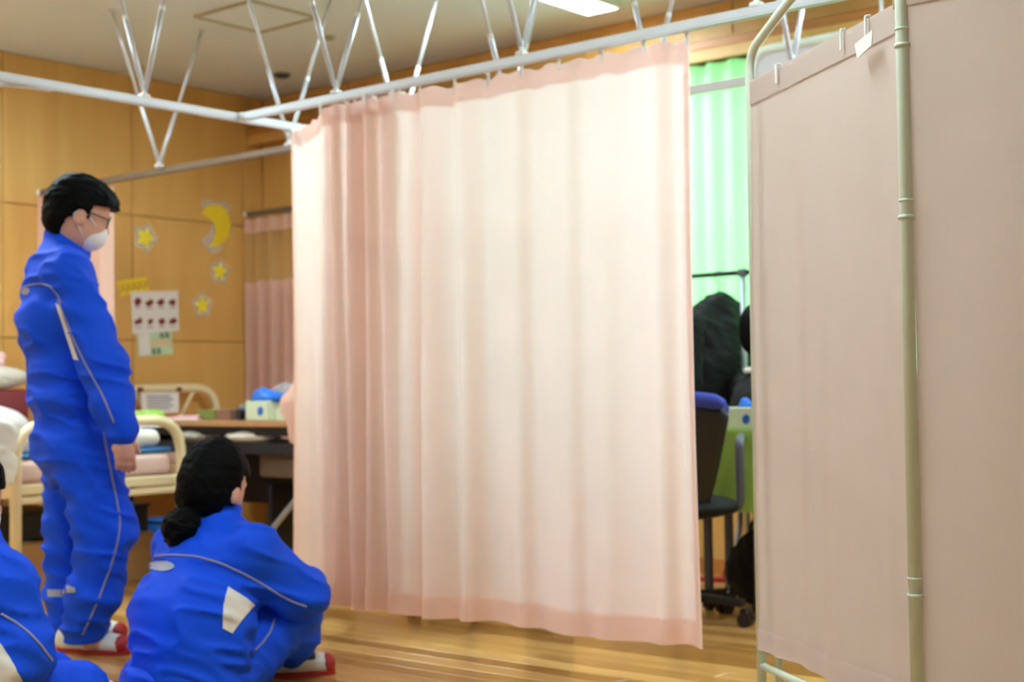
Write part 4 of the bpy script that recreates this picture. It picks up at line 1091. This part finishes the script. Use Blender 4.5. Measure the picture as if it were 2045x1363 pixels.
def hand_into(f, wrist, aim, across, up, size=1.0, curl=.35, thumb=1):
    """palm plus five bent fingers added to a body field; aim = finger direction, across = towards the index finger, up = back of the hand"""
    aim, across, up = nrm(aim), nrm(across), nrm(up); s = size
    pc = wrist+aim*.05*s
    f.cone(wrist, pc, .024*s, .03*s, .01, (across, 1.15)).cone(pc-across*.018*s, pc+aim*.03*s+across*.0*s, .02*s, .02*s, .012, (across, 1.5))
    for k, (o, l) in enumerate(((.030, .070), (.010, .080), (-.010, .074), (-.029, .058))):
        a = pc+aim*.035*s+across*o*s; d1 = nrm(aim-up*curl*.5+across*o*2); d2 = nrm(aim-up*curl*1.5+across*o); d3 = nrm(aim-up*curl*2.6)
        b = a+d1*l*.45*s; c = b+d2*l*.32*s; e_ = c+d3*l*.26*s
        f.chain([a-aim*.02*s, a, b, c, e_], [.0105*s, .0105*s, .0095*s, .0088*s, .0078*s], .005)
    a = wrist+aim*.022*s+across*.024*s; b = a+nrm(across*.75+aim*.7-up*.25)*.035*s; c = b+nrm(across*.25+aim*1-up*.3)*.03*s
    f.chain([wrist+aim*.015*s, a, b, c], [.017*s, .015*s, .0115*s, .0095*s], .007)

def person_root(label, body_geo, group=None):
    o = mk('person', body_geo, SKIN, None, smooth=True); tag(o, label, 'person', group); return o

# ---- the standing student
h, l = heading(25)
D0 = 4.97
def B(px, py, dd=0.0): return at(px, py, D0+dd)
N = B(124, 522); SHR = N-l*.16-UZ*.055; SHL = N+l*.16-UZ*.055
elR, wrR = B(207, 728, -.21), B(243, 862, -.23)
elL, wrL = B(140, 725, .23), B(178, 862, .20)
lo, hi = N-A(.55, .55, .75), N+A(.55, .55, .15)
J = Field(lo, hi, .008)
J.chain([B(146, 822), B(138, 760), B(120, 640), B(122, 560)], [.118, .128, .128, .10], .04, (l, 1.38))
J.cone(SHR, N, .066, .075, .05).cone(SHL, N, .066, .075, .05)
J.cone(B(114, 575), B(118, 640), .11, .12, .05, (l, 1.4))
J.cone(N+UZ*.00, B(130, 500), .085, .074, .03).cone(B(128, 512), B(132, 484), .074, .073, .008)
J.ell(B(143, 800), (.145, .205, .075), axes=(h, l, UZ), k=.03)
J.clip(B(140, 846), -UZ)
J.chain([SHR, elR, wrR], [.076, .070, .052], .03).chain([SHL, elL, wrL], [.076, .070, .052], .03)
J.ell(B(225, 800, -.22), (.06, .06, .07), k=.03)
J.cone(wrR, wrR+(wrR-elR)*.04, .046, .040, .01).cone(wrL, wrL+(wrL-elL)*.04, .046, .040, .01)
J.wrinkle(.011, .85, 1.0)
# body
lo, hi = A(N[0]-.6, N[1]-.6, 0), A(N[0]+.6, N[1]+.6, 1.85)
K = Field(lo, hi, .0055)
hc = B(160, 428); tl = nrm(h*.94-UZ*.34); tu = nrm(np.cross(tl, l)); tu = tu if tu[2] > 0 else -tu
K.ell(hc, (.098, .076, .118), axes=(tl, l, tu), k=.02).ell(hc+tl*.022-tu*.055, (.072, .058, .066), axes=(tl, l, tu), k=.03)
K.ell(hc+tl*.098-tu*.03, (.018, .014, .022), axes=(tl, l, tu), k=.01)                   # nose
K.ell(hc+tl*.082-tu*.072, (.014, .024, .012), axes=(tl, l, tu), k=.008)                # lips
for sg_ in (1, -1):
    e_ = hc-tl*.004-tu*.022+l*.078*sg_
    K.ell(e_+l*.006*sg_, (.019, .011, .031), axes=(tl, l, tu), k=.006)                            # ears
    K.ell(hc+tl*.084+l*.03*sg_+tu*.006, (.012, .016, .010), axes=(tl, l, tu), k=.006)  # eyes
K.chain([B(128, 512), B(140, 470), hc-tu*.06-tl*.02], [.058, .052, .05], .02)
K.chain([B(146, 850), B(130, 700), B(124, 560), B(126, 515)], [.09, .09, .09, .05], .03, (l, 1.3))
K.chain([SHR, elR, wrR, wrR+(wrR-elR)*.08], [.045, .038, .028, .024], .02).chain([SHL, elL, wrL, wrL+(wrL-elL)*.08], [.045, .038, .028, .026], .02).cone(SHR, SHL, .05, .05, .03)
KR, AR = B(212, 1065, -.10), B(166, 1258, -.07)
KL, AL = B(142, 1078, .10), B(140, 1252, .08)
HR, HL = B(160, 905)-l*.09, B(158, 905)+l*.09
K.chain([HR, KR, AR, AR+h*.03-UZ*.04], [.07, .05, .036, .034], .02).chain([HL, KL, AL, AL+h*.03-UZ*.04], [.07, .05, .036, .034], .02)
aimR = nrm(nrm(wrR-elR)*.55-UZ*.8); hand_into(K, wrR+nrm(wrR-elR)*.012, aimR, h, -l*.9-h*.1, .86, .75)
aimL = nrm(nrm(wrL-elL)*.55-UZ*.8); hand_into(K, wrL+nrm(wrL-elL)*.012, aimL, h, l*.9, .86, .75)
boy = person_root('standing person in blue tracksuit and white mask, facing right, arms at sides', K.mesh())
jk = mk('jacket', J.mesh(), BLUE, boy, smooth=True, label='royal blue zip jacket with silver piping')
# trousers
T = Field(A(N[0]-.5, N[1]-.5, .02), A(N[0]+.5, N[1]+.5, 1.02), .008)
T.ell(B(158, 880), (.155, .18, .15), axes=(h, l, UZ), k=.03).cone(B(146, 815), B(152, 850), .125, .13, .03, (l, 1.3))
T.chain([HR, KR, B(190, 1180, -.09), AR], [.118, .092, .086, .066], .035).chain([HL, KL, B(140, 1180, .09), AL], [.118, .09, .08, .064], .03)
T.cone(AR, AR-UZ*.02, .064, .056, .02).cone(AL, AL-UZ*.02, .062, .055, .02)
T.ell(B(195, 1205, -.09), (.06, .06, .05), k=.03).ell(B(120, 925, -.02), (.07, .07, .07), k=.04)
T.wrinkle(.012, .85, 2.2).clip(B(150, 808), UZ).cut_below(.045)
tr_ = mk('trousers', T.mesh(), BLUE, boy, smooth=True, label='baggy royal blue track trousers')
piping('sleeve_piping', jk, [(116, 600), (128, 630), (148, 680), (175, 735), (205, 790), (228, 845)], .0035, PIPING, jk)
piping('back_piping', jk, [(34, 578), (60, 570), (82, 566), (100, 572), (116, 590), (122, 606)], .0032, PIPING, jk)
patch('side_gusset', jk, [(112, 606), (120, 612), (158, 720), (148, 718)], WHITECL, jk, .0025, 16)
patch('back_logo', jk, [(43, 576), (60, 574), (60, 588), (44, 590)], PIPING, jk, .0022, 8, ell=True)
piping('leg_piping', tr_, [(206, 865), (216, 920), (230, 985), (240, 1040), (236, 1080), (222, 1130), (198, 1195), (176, 1245), (164, 1268)], .0035, PIPING, tr_)
patch('ankle_logo', tr_, [(95, 1178), (130, 1178), (128, 1192), (96, 1193)], REFLECT, tr_, .0025, 10)
patch('ankle_logo', tr_, [(134, 1170), (150, 1174), (152, 1184), (132, 1184)], REFLECT, tr_, .0025, 8)
# hair
Hf = Field(hc-A(.22, .22, .22), hc+A(.22, .22, .24), .0055)
Hf.ell(hc-tl*.010+tu*.024, (.124, .095, .116), axes=(tl, l, tu), k=.02).ell(hc-tl*.045-tu*.030, (.072, .078, .078), axes=(tl, l, tu), k=.02)
Hf.ell(hc+tl*.066+tu*.058, (.050, .076, .046), axes=(tl, l, tu), k=.025)
Hf.carve(hc, (tl, l, tu), lambda a, b, c: np.maximum(.022-a, c-.038-.25*(a-.022)))                 # the face
Hf.carve(hc, (tl, l, tu), lambda a, b, c: np.maximum(-.048-a, c+.030))                              # below the ears
for sg_ in (1, -1): Hf.ell(hc-tl*.004-tu*.030+l*.09*sg_, (.030, .03, .036), axes=(tl, l, tu), sub=True)
Hf.wrinkle(.004, .25, 3)
mk('hair', Hf.mesh(), HAIR, boy, smooth=True, label='short black hair')
Hf = Field(hc-A(.2, .2, .2), hc+A(.2, .2, .2), .005)
Hf.ell(hc+tl*.042-tu*.062, (.062, .060, .058), axes=(tl, l, tu), k=0).ell(hc+tl*.080-tu*.050, (.034, .032, .046), axes=(tl, l, tu), k=.02)
Hf.clip(hc+tl*.02, -tl).clip(hc-tu*.012, tu)
mk_ = mk('face_mask', Hf.mesh(), MASKW, boy, smooth=True, label='white pleated face mask')
for sg_ in (1, -1):
    ear = hc-tl*.016-tu*.02+l*.083*sg_
    mk('ear_loop', tube([hc+tl*.058-tu*.028+l*.064*sg_, hc+tl*.02-tu*.008+l*.082*sg_, ear+tu*.02, ear-tl*.012, ear-tu*.022, hc+tl*.01-tu*.06+l*.072*sg_, hc+tl*.035-tu*.085+l*.056*sg_], .0026, 6), MASKW, mk_, smooth=True)
gl = mk('glasses', join(*[tube([hc+tl*(.098-.006*abs(math.cos(a)))+l*(.034*sg_+.027*math.cos(a))+tu*(.002+.02*math.sin(a)) for a in np.linspace(0, 2*math.pi, 20, endpoint=False)], .0026, 6, closed=True) for sg_ in (1, -1)],
      *[tube([hc+tl*.095+l*.062*sg_+tu*.006, hc+tl*.05+l*.083*sg_+tu*.004, hc-tl*.008+l*.088*sg_+tu*.002], .0026, 6) for sg_ in (1, -1)],
      tube([hc+tl*.1+l*.008+tu*.006, hc+tl*.1-l*.008+tu*.006], .0022, 6)), DARKPL, boy, smooth=True)
hR = onz(108, 1304, 0); tR = onz(255, 1312, 0)
shoe(boy, hR+FV*.03, tR+FV*.03, 1)
tL = onz(244, 1288, 0)+FV*.06; dL = nrm(tR-hR); shoe(boy, tL-dL*.262, tL, -1)

# ---- the student sitting on the floor
h, l = heading(52)
N = at(432, 1092, 4.30)
SHR = N-l*.155-UZ*.01; SHL = N+l*.155-UZ*.01
elR, wrR = at(602, 1188, 4.30), at(578, 1190, 4.56)
elL, wrL = at(470, 1190, 4.66), at(535, 1205, 4.72)
J = Field(N-A(.55, .55, .5), N+A(.6, .55, .2), .008)
J.chain([at(372, 1345, 4.14), at(382, 1240, 4.17), at(408, 1150, 4.25), N], [.150, .146, .125, .09], .05, (l, 1.32))
J.cone(SHR, SHL, .078, .078, .06).cone(N, at(438, 1040, 4.32), .08, .062, .03).cone(at(436, 1050, 4.32), at(441, 1030, 4.335), .062, .06, .01)
J.chain([SHR, elR, wrR], [.080, .072, .05], .035).chain([SHL, elL, wrL], [.080, .068, .05], .03)
J.ell(at(606, 1158, 4.36), (.05, .05, .04), k=.03)
J.wrinkle(.010, .85, .4).cut_below(.03)
K = Field(A(N[0]-.6, N[1]-.6, 0), A(N[0]+.75, N[1]+.6, .95), .0058)
hc = at(433, 962, 4.34); tl = nrm(h*.97-UZ*.22); tu = np.cross(tl, l); tu = tu if tu[2] > 0 else -tu
K.ell(hc, (.094, .074, .112), axes=(tl, l, tu), k=.02).ell(hc+tl*.022-tu*.052, (.068, .054, .062), axes=(tl, l, tu), k=.03)
K.ell(hc+tl*.094-tu*.03, (.016, .013, .02), axes=(tl, l, tu), k=.01).ell(hc+tl*.08-tu*.07, (.013, .022, .011), axes=(tl, l, tu), k=.008)
for sg_ in (1, -1):
    K.ell(hc+tl*.004-tu*.038+l*.089*sg_, (.018, .011, .030), axes=(tl, l, tu), k=.006)
    K.ell(hc+tl*.08+l*.028*sg_+tu*.004, (.012, .015, .010), axes=(tl, l, tu), k=.006)
K.chain([N, at(440, 1040, 4.33), hc-tu*.06], [.055, .05, .048], .02)
K.chain([at(378, 1330, 4.16), at(400, 1180, 4.24), N], [.10, .09, .06], .03, (l, 1.25)).cone(SHR, SHL, .05, .05, .03)
K.chain([SHR, elR, wrR, wrR+nrm(wrR-elR)*.05], [.045, .036, .026, .025], .02).chain([SHL, elL, wrL, wrL+nrm(wrL-elL)*.05], [.045, .036, .026, .025], .02)
HR, HL = at(430, 1350, 4.16), at(400, 1330, 4.32)
KR, AR = at(572, 1230, 4.40), at(590, 1296, 4.49)
KL, AL = at(590, 1225, 4.58), at(566, 1306, 4.64)
K.chain([HR, KR, AR, AR+h*.05-UZ*.02], [.07, .048, .034, .03], .02).chain([HL, KL, AL, AL+h*.05-UZ*.02], [.07, .048, .034, .03], .02)
hand_into(K, wrR+nrm(wrR-elR)*.04, nrm(l*.9+h*.3-UZ*.2), UZ, h, .9, .5)
hand_into(K, wrL+nrm(wrL-elL)*.04, nrm(-l*.9+h*.3-UZ*.2), UZ, h, .9, .5)
K.cut_below(.012)
girl = person_root('person in blue tracksuit seated on floor hugging knees, black hair tied low', K.mesh())
jk = mk('jacket', J.mesh(), BLUE, girl, smooth=True, label='royal blue jacket with silver piping across the back')
T = Field(A(N[0]-.55, N[1]-.6, .0), A(N[0]+.65, N[1]+.55, .52), .008)
T.ell(at(372, 1360, 4.15), (.17, .2, .13), axes=(h, l, UZ), k=.04)
T.chain([HR, KR, at(585, 1275, 4.46), AR], [.125, .09, .074, .056], .03).chain([HL, KL, AL], [.11, .082, .058], .03)
T.wrinkle(.010, .8, 1.4).cut_below(.022)
tr_ = mk('trousers', T.mesh(), BLUE, girl, smooth=True, label='royal blue track trousers')
piping('back_piping', jk, [(301, 1112), (340, 1109), (390, 1112), (440, 1125), (490, 1148), (540, 1178), (585, 1203), (612, 1212)], .0034, PIPING, jk)
patch('side_gusset', jk, [(455, 1172), (508, 1208), (482, 1240), (446, 1208)], WHITECL, jk, .003, 16)
patch('side_gusset', jk, [(446, 1208), (484, 1236), (464, 1266), (444, 1256)], WHITECL, jk, .003, 14)
patch('back_logo', jk, [(298, 1121), (349, 1121), (349, 1142), (298, 1142)], REFLECT, jk, .003, 12, ell=True)
piping('leg_piping', tr_, [(548, 1238), (540, 1262), (524, 1285), (504, 1304)], .0032, PIPING, tr_)
Hf = Field(hc-A(.26, .26, .26), hc+A(.22, .22, .22), .0055)
Hf.ell(hc-tl*.012+tu*.012, (.112, .097, .122), axes=(tl, l, tu), k=.02).ell(hc-tl*.04-tu*.045, (.075, .085, .075), axes=(tl, l, tu), k=.03)
Hf.carve(hc, (tl, l, tu), lambda a, b, c: np.maximum(.022-a, c-.03))
Hf.carve(hc, (tl, l, tu), lambda a, b, c: np.maximum(-.02-a, c+.07))
pb = at(388, 1030, 4.25); bn = at(362, 1052, 4.21)
Hf.cone(hc-tl*.075-tu*.065+l*.03, pb, .035, .022, .02)
Hf.wrinkle(.003, .25, 1)
hr = mk('hair', Hf.mesh(), HAIR, girl, smooth=True, label='black hair gathered into a low ponytail')
Hf = Field(bn-A(.15, .15, .15), bn+A(.15, .15, .15), .005)
Hf.ell(bn, (.052, .05, .056), k=0).ell(bn+A(.0, .0, -.028)+l*.01, (.04, .04, .035), k=.02).cone(pb, bn, .022, .04, .02).wrinkle(.006, .2, 2)
mk('ponytail', Hf.mesh(), HAIR, hr, smooth=True)
mk('hair_tie', tube([pb+.026*(math.cos(a)*UZ+math.sin(a)*RV)+nrm(bn-pb)*.008 for a in np.linspace(0, 2*math.pi, 14, endpoint=False)], .006, 8, closed=True), pm('navy_hair_tie', S(56, 52, 120), .6), hr, smooth=True)
hR = onz(536, 1352, 0); tR = onz(672, 1346, 0)
dS = nrm(A(*(tR-hR)[:2], 0)); shoe(girl, tR-dS*.235, tR, 1)
tL = onz(596, 1338, 0)+FV*.10; shoe(girl, tL-dS*.235, tL, -1)

# ---- the student at the lower left edge
h, l = heading(42)
N = at(-62, 1125, 3.70)
SHR = at(-4, 1166, 3.62); SHL = N+l*.17
elR, wrR = at(34, 1300, 3.60), at(66, 1432, 3.80)
J = Field(N-A(.6, .6, .55), N+A(.6, .55, .16), .009)
J.chain([at(-85, 1440, 3.58), at(-80, 1330, 3.62), at(-70, 1210, 3.68), N], [.155, .15, .13, .08], .05, (l, 1.3))
J.cone(SHR, SHL, .085, .08, .05).cone(N, N+UZ*.06+h*.015, .075, .064, .02)
elL, wrL = SHL+h*.05-UZ*.24, SHL+h*.10-UZ*.40
J.chain([SHR, elR, wrR], [.085, .082, .055], .03).chain([SHL, elL, wrL], [.08, .07, .05], .03).wrinkle(.010, .8, 2.4).cut_below(.03)
K = Field(A(N[0]-.6, N[1]-.6, 0), A(N[0]+.7, N[1]+.6, .95), .008)
hc = at(-72, 985, 3.76); tl = nrm(h*.97-UZ*.24); tu = np.cross(tl, l); tu = tu if tu[2] > 0 else -tu
K.ell(hc, (.096, .076, .114), axes=(tl, l, tu), k=.02).ell(hc+tl*.022-tu*.052, (.07, .056, .064), axes=(tl, l, tu), k=.03).ell(hc+tl*.096-tu*.03, (.017, .013, .02), axes=(tl, l, tu), k=.01)
K.chain([N, hc-tu*.06], [.055, .048], .02).chain([at(-80, 1420, 3.60), N], [.10, .07], .03, (l, 1.25)).chain([SHR, elR, wrR, wrR+nrm(wrR-elR)*.05], [.045, .04, .027, .026], .02).chain([SHL, elL, wrL], [.045, .036, .026], .02).cone(SHR, SHL, .05, .05, .02)
HR, HL = at(-20, 1470, 3.60), at(-40, 1450, 3.8)
KR, AR = at(148, 1392, 3.78), at(170, 1500, 3.92)
KL, AL = KR+l*.17, AR+l*.15
AR[2] = AL[2] = .07; HR[2] = HL[2] = .12
K.chain([HR, KR, AR], [.07, .05, .034], .02).chain([HL, KL, AL], [.07, .05, .034], .02)
hand_into(K, wrR+nrm(wrR-elR)*.04, nrm(h*.6+l*.7-UZ*.2), UZ, h, .95, .4); hand_into(K, wrL+nrm(wrL-elL)*.03, nrm(h*.3-l*.8-UZ*.2), UZ, h, .95, .4)
K.cut_below(.012)
p3 = person_root('person in blue tracksuit at lower left edge, mostly out of frame', K.mesh())
jk = mk('jacket', J.mesh(), BLUE, p3, smooth=True)
T = Field(A(N[0]-.6, N[1]-.6, 0), A(N[0]+.7, N[1]+.6, .5), .009)
T.ell(at(-80, 1465, 3.6), (.18, .2, .13), axes=(h, l, UZ), k=.04).chain([HR, KR, AR], [.115, .088, .062], .03).chain([HL, KL, AL], [.115, .088, .062], .03).wrinkle(.004, .6, .4).cut_below(.022)
mk('trousers', T.mesh(), BLUE, p3, smooth=True)
piping('sleeve_piping', jk, [(2, 1226), (30, 1243), (58, 1265), (82, 1290), (96, 1310), (104, 1320)], .0036, PIPING, jk)
patch('side_gusset', jk, [(-30, 1270), (4, 1290), (46, 1362), (-30, 1400)], WHITECL, jk, .003, 12)
Hf = Field(hc-A(.22, .22, .24), hc+A(.22, .22, .22), .008)
Hf.ell(hc-tl*.012+tu*.022, (.112, .094, .112), axes=(tl, l, tu), k=.02).ell(hc-tl*.05-tu*.03, (.07, .084, .08), axes=(tl, l, tu), k=.02).ell(hc+tl*.085-tu*.06, (.09, .16, .09), axes=(tl, l, tu), sub=True).wrinkle(.002, .16, 1)
mk('hair', Hf.mesh(), HAIR, p3, smooth=True)
Hf = Field(hc-A(.2, .2, .2), hc+A(.2, .2, .2), .007)
Hf.ell(hc+tl*.044-tu*.06, (.066, .064, .062), axes=(tl, l, tu), k=0).clip(hc+tl*.02, -tl).clip(hc-tu*.012, tu)
mk('face_mask', Hf.mesh(), MASKW, p3, smooth=True)
shoe(p3, AR-h*.05+A(0, 0, -.07), AR+h*.19, 1); shoe(p3, AL-h*.05, AL+h*.19, -1)

# ---- people seated behind the screen and behind the curtain
def seated(label, hc, deg, seat_z=.45, group=None):
    h, l = heading(deg); tl, tu = h, UZ
    hc = A(*hc); N = hc-UZ*.22-h*.03
    K = Field(A(hc[0]-.7, hc[1]-.7, 0), A(hc[0]+.7, hc[1]+.7, hc[2]+.2), .010)
    K.ell(hc, (.096, .076, .114), axes=(tl, l, tu), k=.02).ell(hc+tl*.022-tu*.052, (.07, .056, .064), axes=(tl, l, tu), k=.03).ell(hc+tl*.096-tu*.03, (.017, .013, .02), axes=(tl, l, tu), k=.01)
    K.chain([N, hc-tu*.06], [.055, .048], .02)
    pel = A(N[0], N[1], seat_z+.11)
    SHR, SHL = N-l*.17-UZ*.03, N+l*.17-UZ*.03
    K.chain([pel, N-UZ*.1], [.10, .10], .04, (l, 1.3)).cone(SHR, SHL, .05, .05, .03)
    limbs = []
    for sd, sh_ in ((-1, SHR), (1, SHL)):
        e_ = sh_-UZ*.26+h*.06+l*.03*sd; w_ = e_+h*.20-UZ*.04-l*.04*sd
        hp = pel+l*.09*sd; kn = hp+h*.36-UZ*.04; an = kn-UZ*.43+h*.02; an[2] = .08
        K.chain([sh_, e_, w_], [.045, .038, .028], .02).chain([hp, kn, an, an+h*.08-UZ*.035], [.07, .05, .035, .03], .02)
        hand_into(K, w_+nrm(w_-e_)*.03, nrm(h-UZ*.3), -l*sd, UZ, .95, .3); limbs.append((sh_, e_, w_, hp, kn, an))
    p = person_root(label, K.mesh(), group)
    J = Field(A(hc[0]-.6, hc[1]-.6, .4), A(hc[0]+.6, hc[1]+.6, hc[2]), .01)
    J.chain([pel+UZ*.03, N-UZ*.12], [.13, .135], .04, (l, 1.35)).cone(SHR, SHL, .075, .075, .04).cone(N-UZ*.02, N+UZ*.04, .07, .058, .02)
    T = Field(A(hc[0]-.7, hc[1]-.7, .05), A(hc[0]+.7, hc[1]+.7, .75), .01)
    for s_, e_, w_, hp, kn, an in limbs:
        J.chain([s_, e_, w_], [.07, .062, .046], .03); T.chain([hp, kn, an], [.10, .08, .06], .03)
    mk('jacket', J.wrinkle(.006, .8, 1).mesh(), BLACKCL, p, smooth=True)
    mk('trousers', T.wrinkle(.006, .8, 1).mesh(), BLACKCL, p, smooth=True)
    mk('shirt_collar', tube([N+UZ*.05+.066*(math.cos(a)*h+math.sin(a)*l) for a in np.linspace(0, 2*math.pi, 20, endpoint=False)], .014, 8, closed=True), WHITECL, p, smooth=True)
    Hf = Field(hc-A(.22, .22, .24), hc+A(.22, .22, .22), .008)
    Hf.ell(hc-tl*.012+tu*.022, (.112, .094, .112), axes=(tl, l, tu), k=.02).ell(hc-tl*.05-tu*.03, (.07, .084, .08), axes=(tl, l, tu), k=.02).ell(hc+tl*.085-tu*.06, (.09, .16, .09), axes=(tl, l, tu), sub=True)
    mk('hair', Hf.mesh(), HAIR, p, smooth=True)
    Hf = Field(hc-A(.2, .2, .2), hc+A(.2, .2, .2), .008)
    Hf.ell(hc+tl*.044-tu*.06, (.066, .064, .062), axes=(tl, l, tu), k=0).clip(hc+tl*.02, -tl).clip(hc-tu*.012, tu)
    mk('face_mask', Hf.mesh(), MASKW, p, smooth=True)
    for s_, e_, w_, hp, kn, an in limbs: mk('shoe', box((an+h*.06)*A(1, 1, 0)+UZ*.03, (.26, .09, .06), .02, 2, math.atan2(h[1], h[0])), BLACKCL, p, smooth=True)
    return pel
pel = seated('person in black suit with dark hair, mostly hidden behind pink screen', at(1534, 660, 6.02), 12)
seated('person on wheeled stool, seen only as soft shadow through curtain', A(st[0], st[1], 1.13), -20, .49)
def stool(label, pel):
    t = thing('plain_stool', label, 'stool', (pel[0], pel[1], 0))
    mk('seat', lathe(A(pel[0], pel[1], 0), [(.15, .40), (.17, .41), (.17, .44), (.15, .45)], 24), DARKPL, t, smooth=True)
    for k in range(4):
        a = math.pi/4+k*math.pi/2; d = A(math.cos(a), math.sin(a), 0); mk('leg', tube([A(pel[0], pel[1], .40)+d*.10, A(pel[0], pel[1], 0)+d*.15], .012, 8), STEEL, t, smooth=True)
stool('low dark stool under the person behind pink screen', pel)
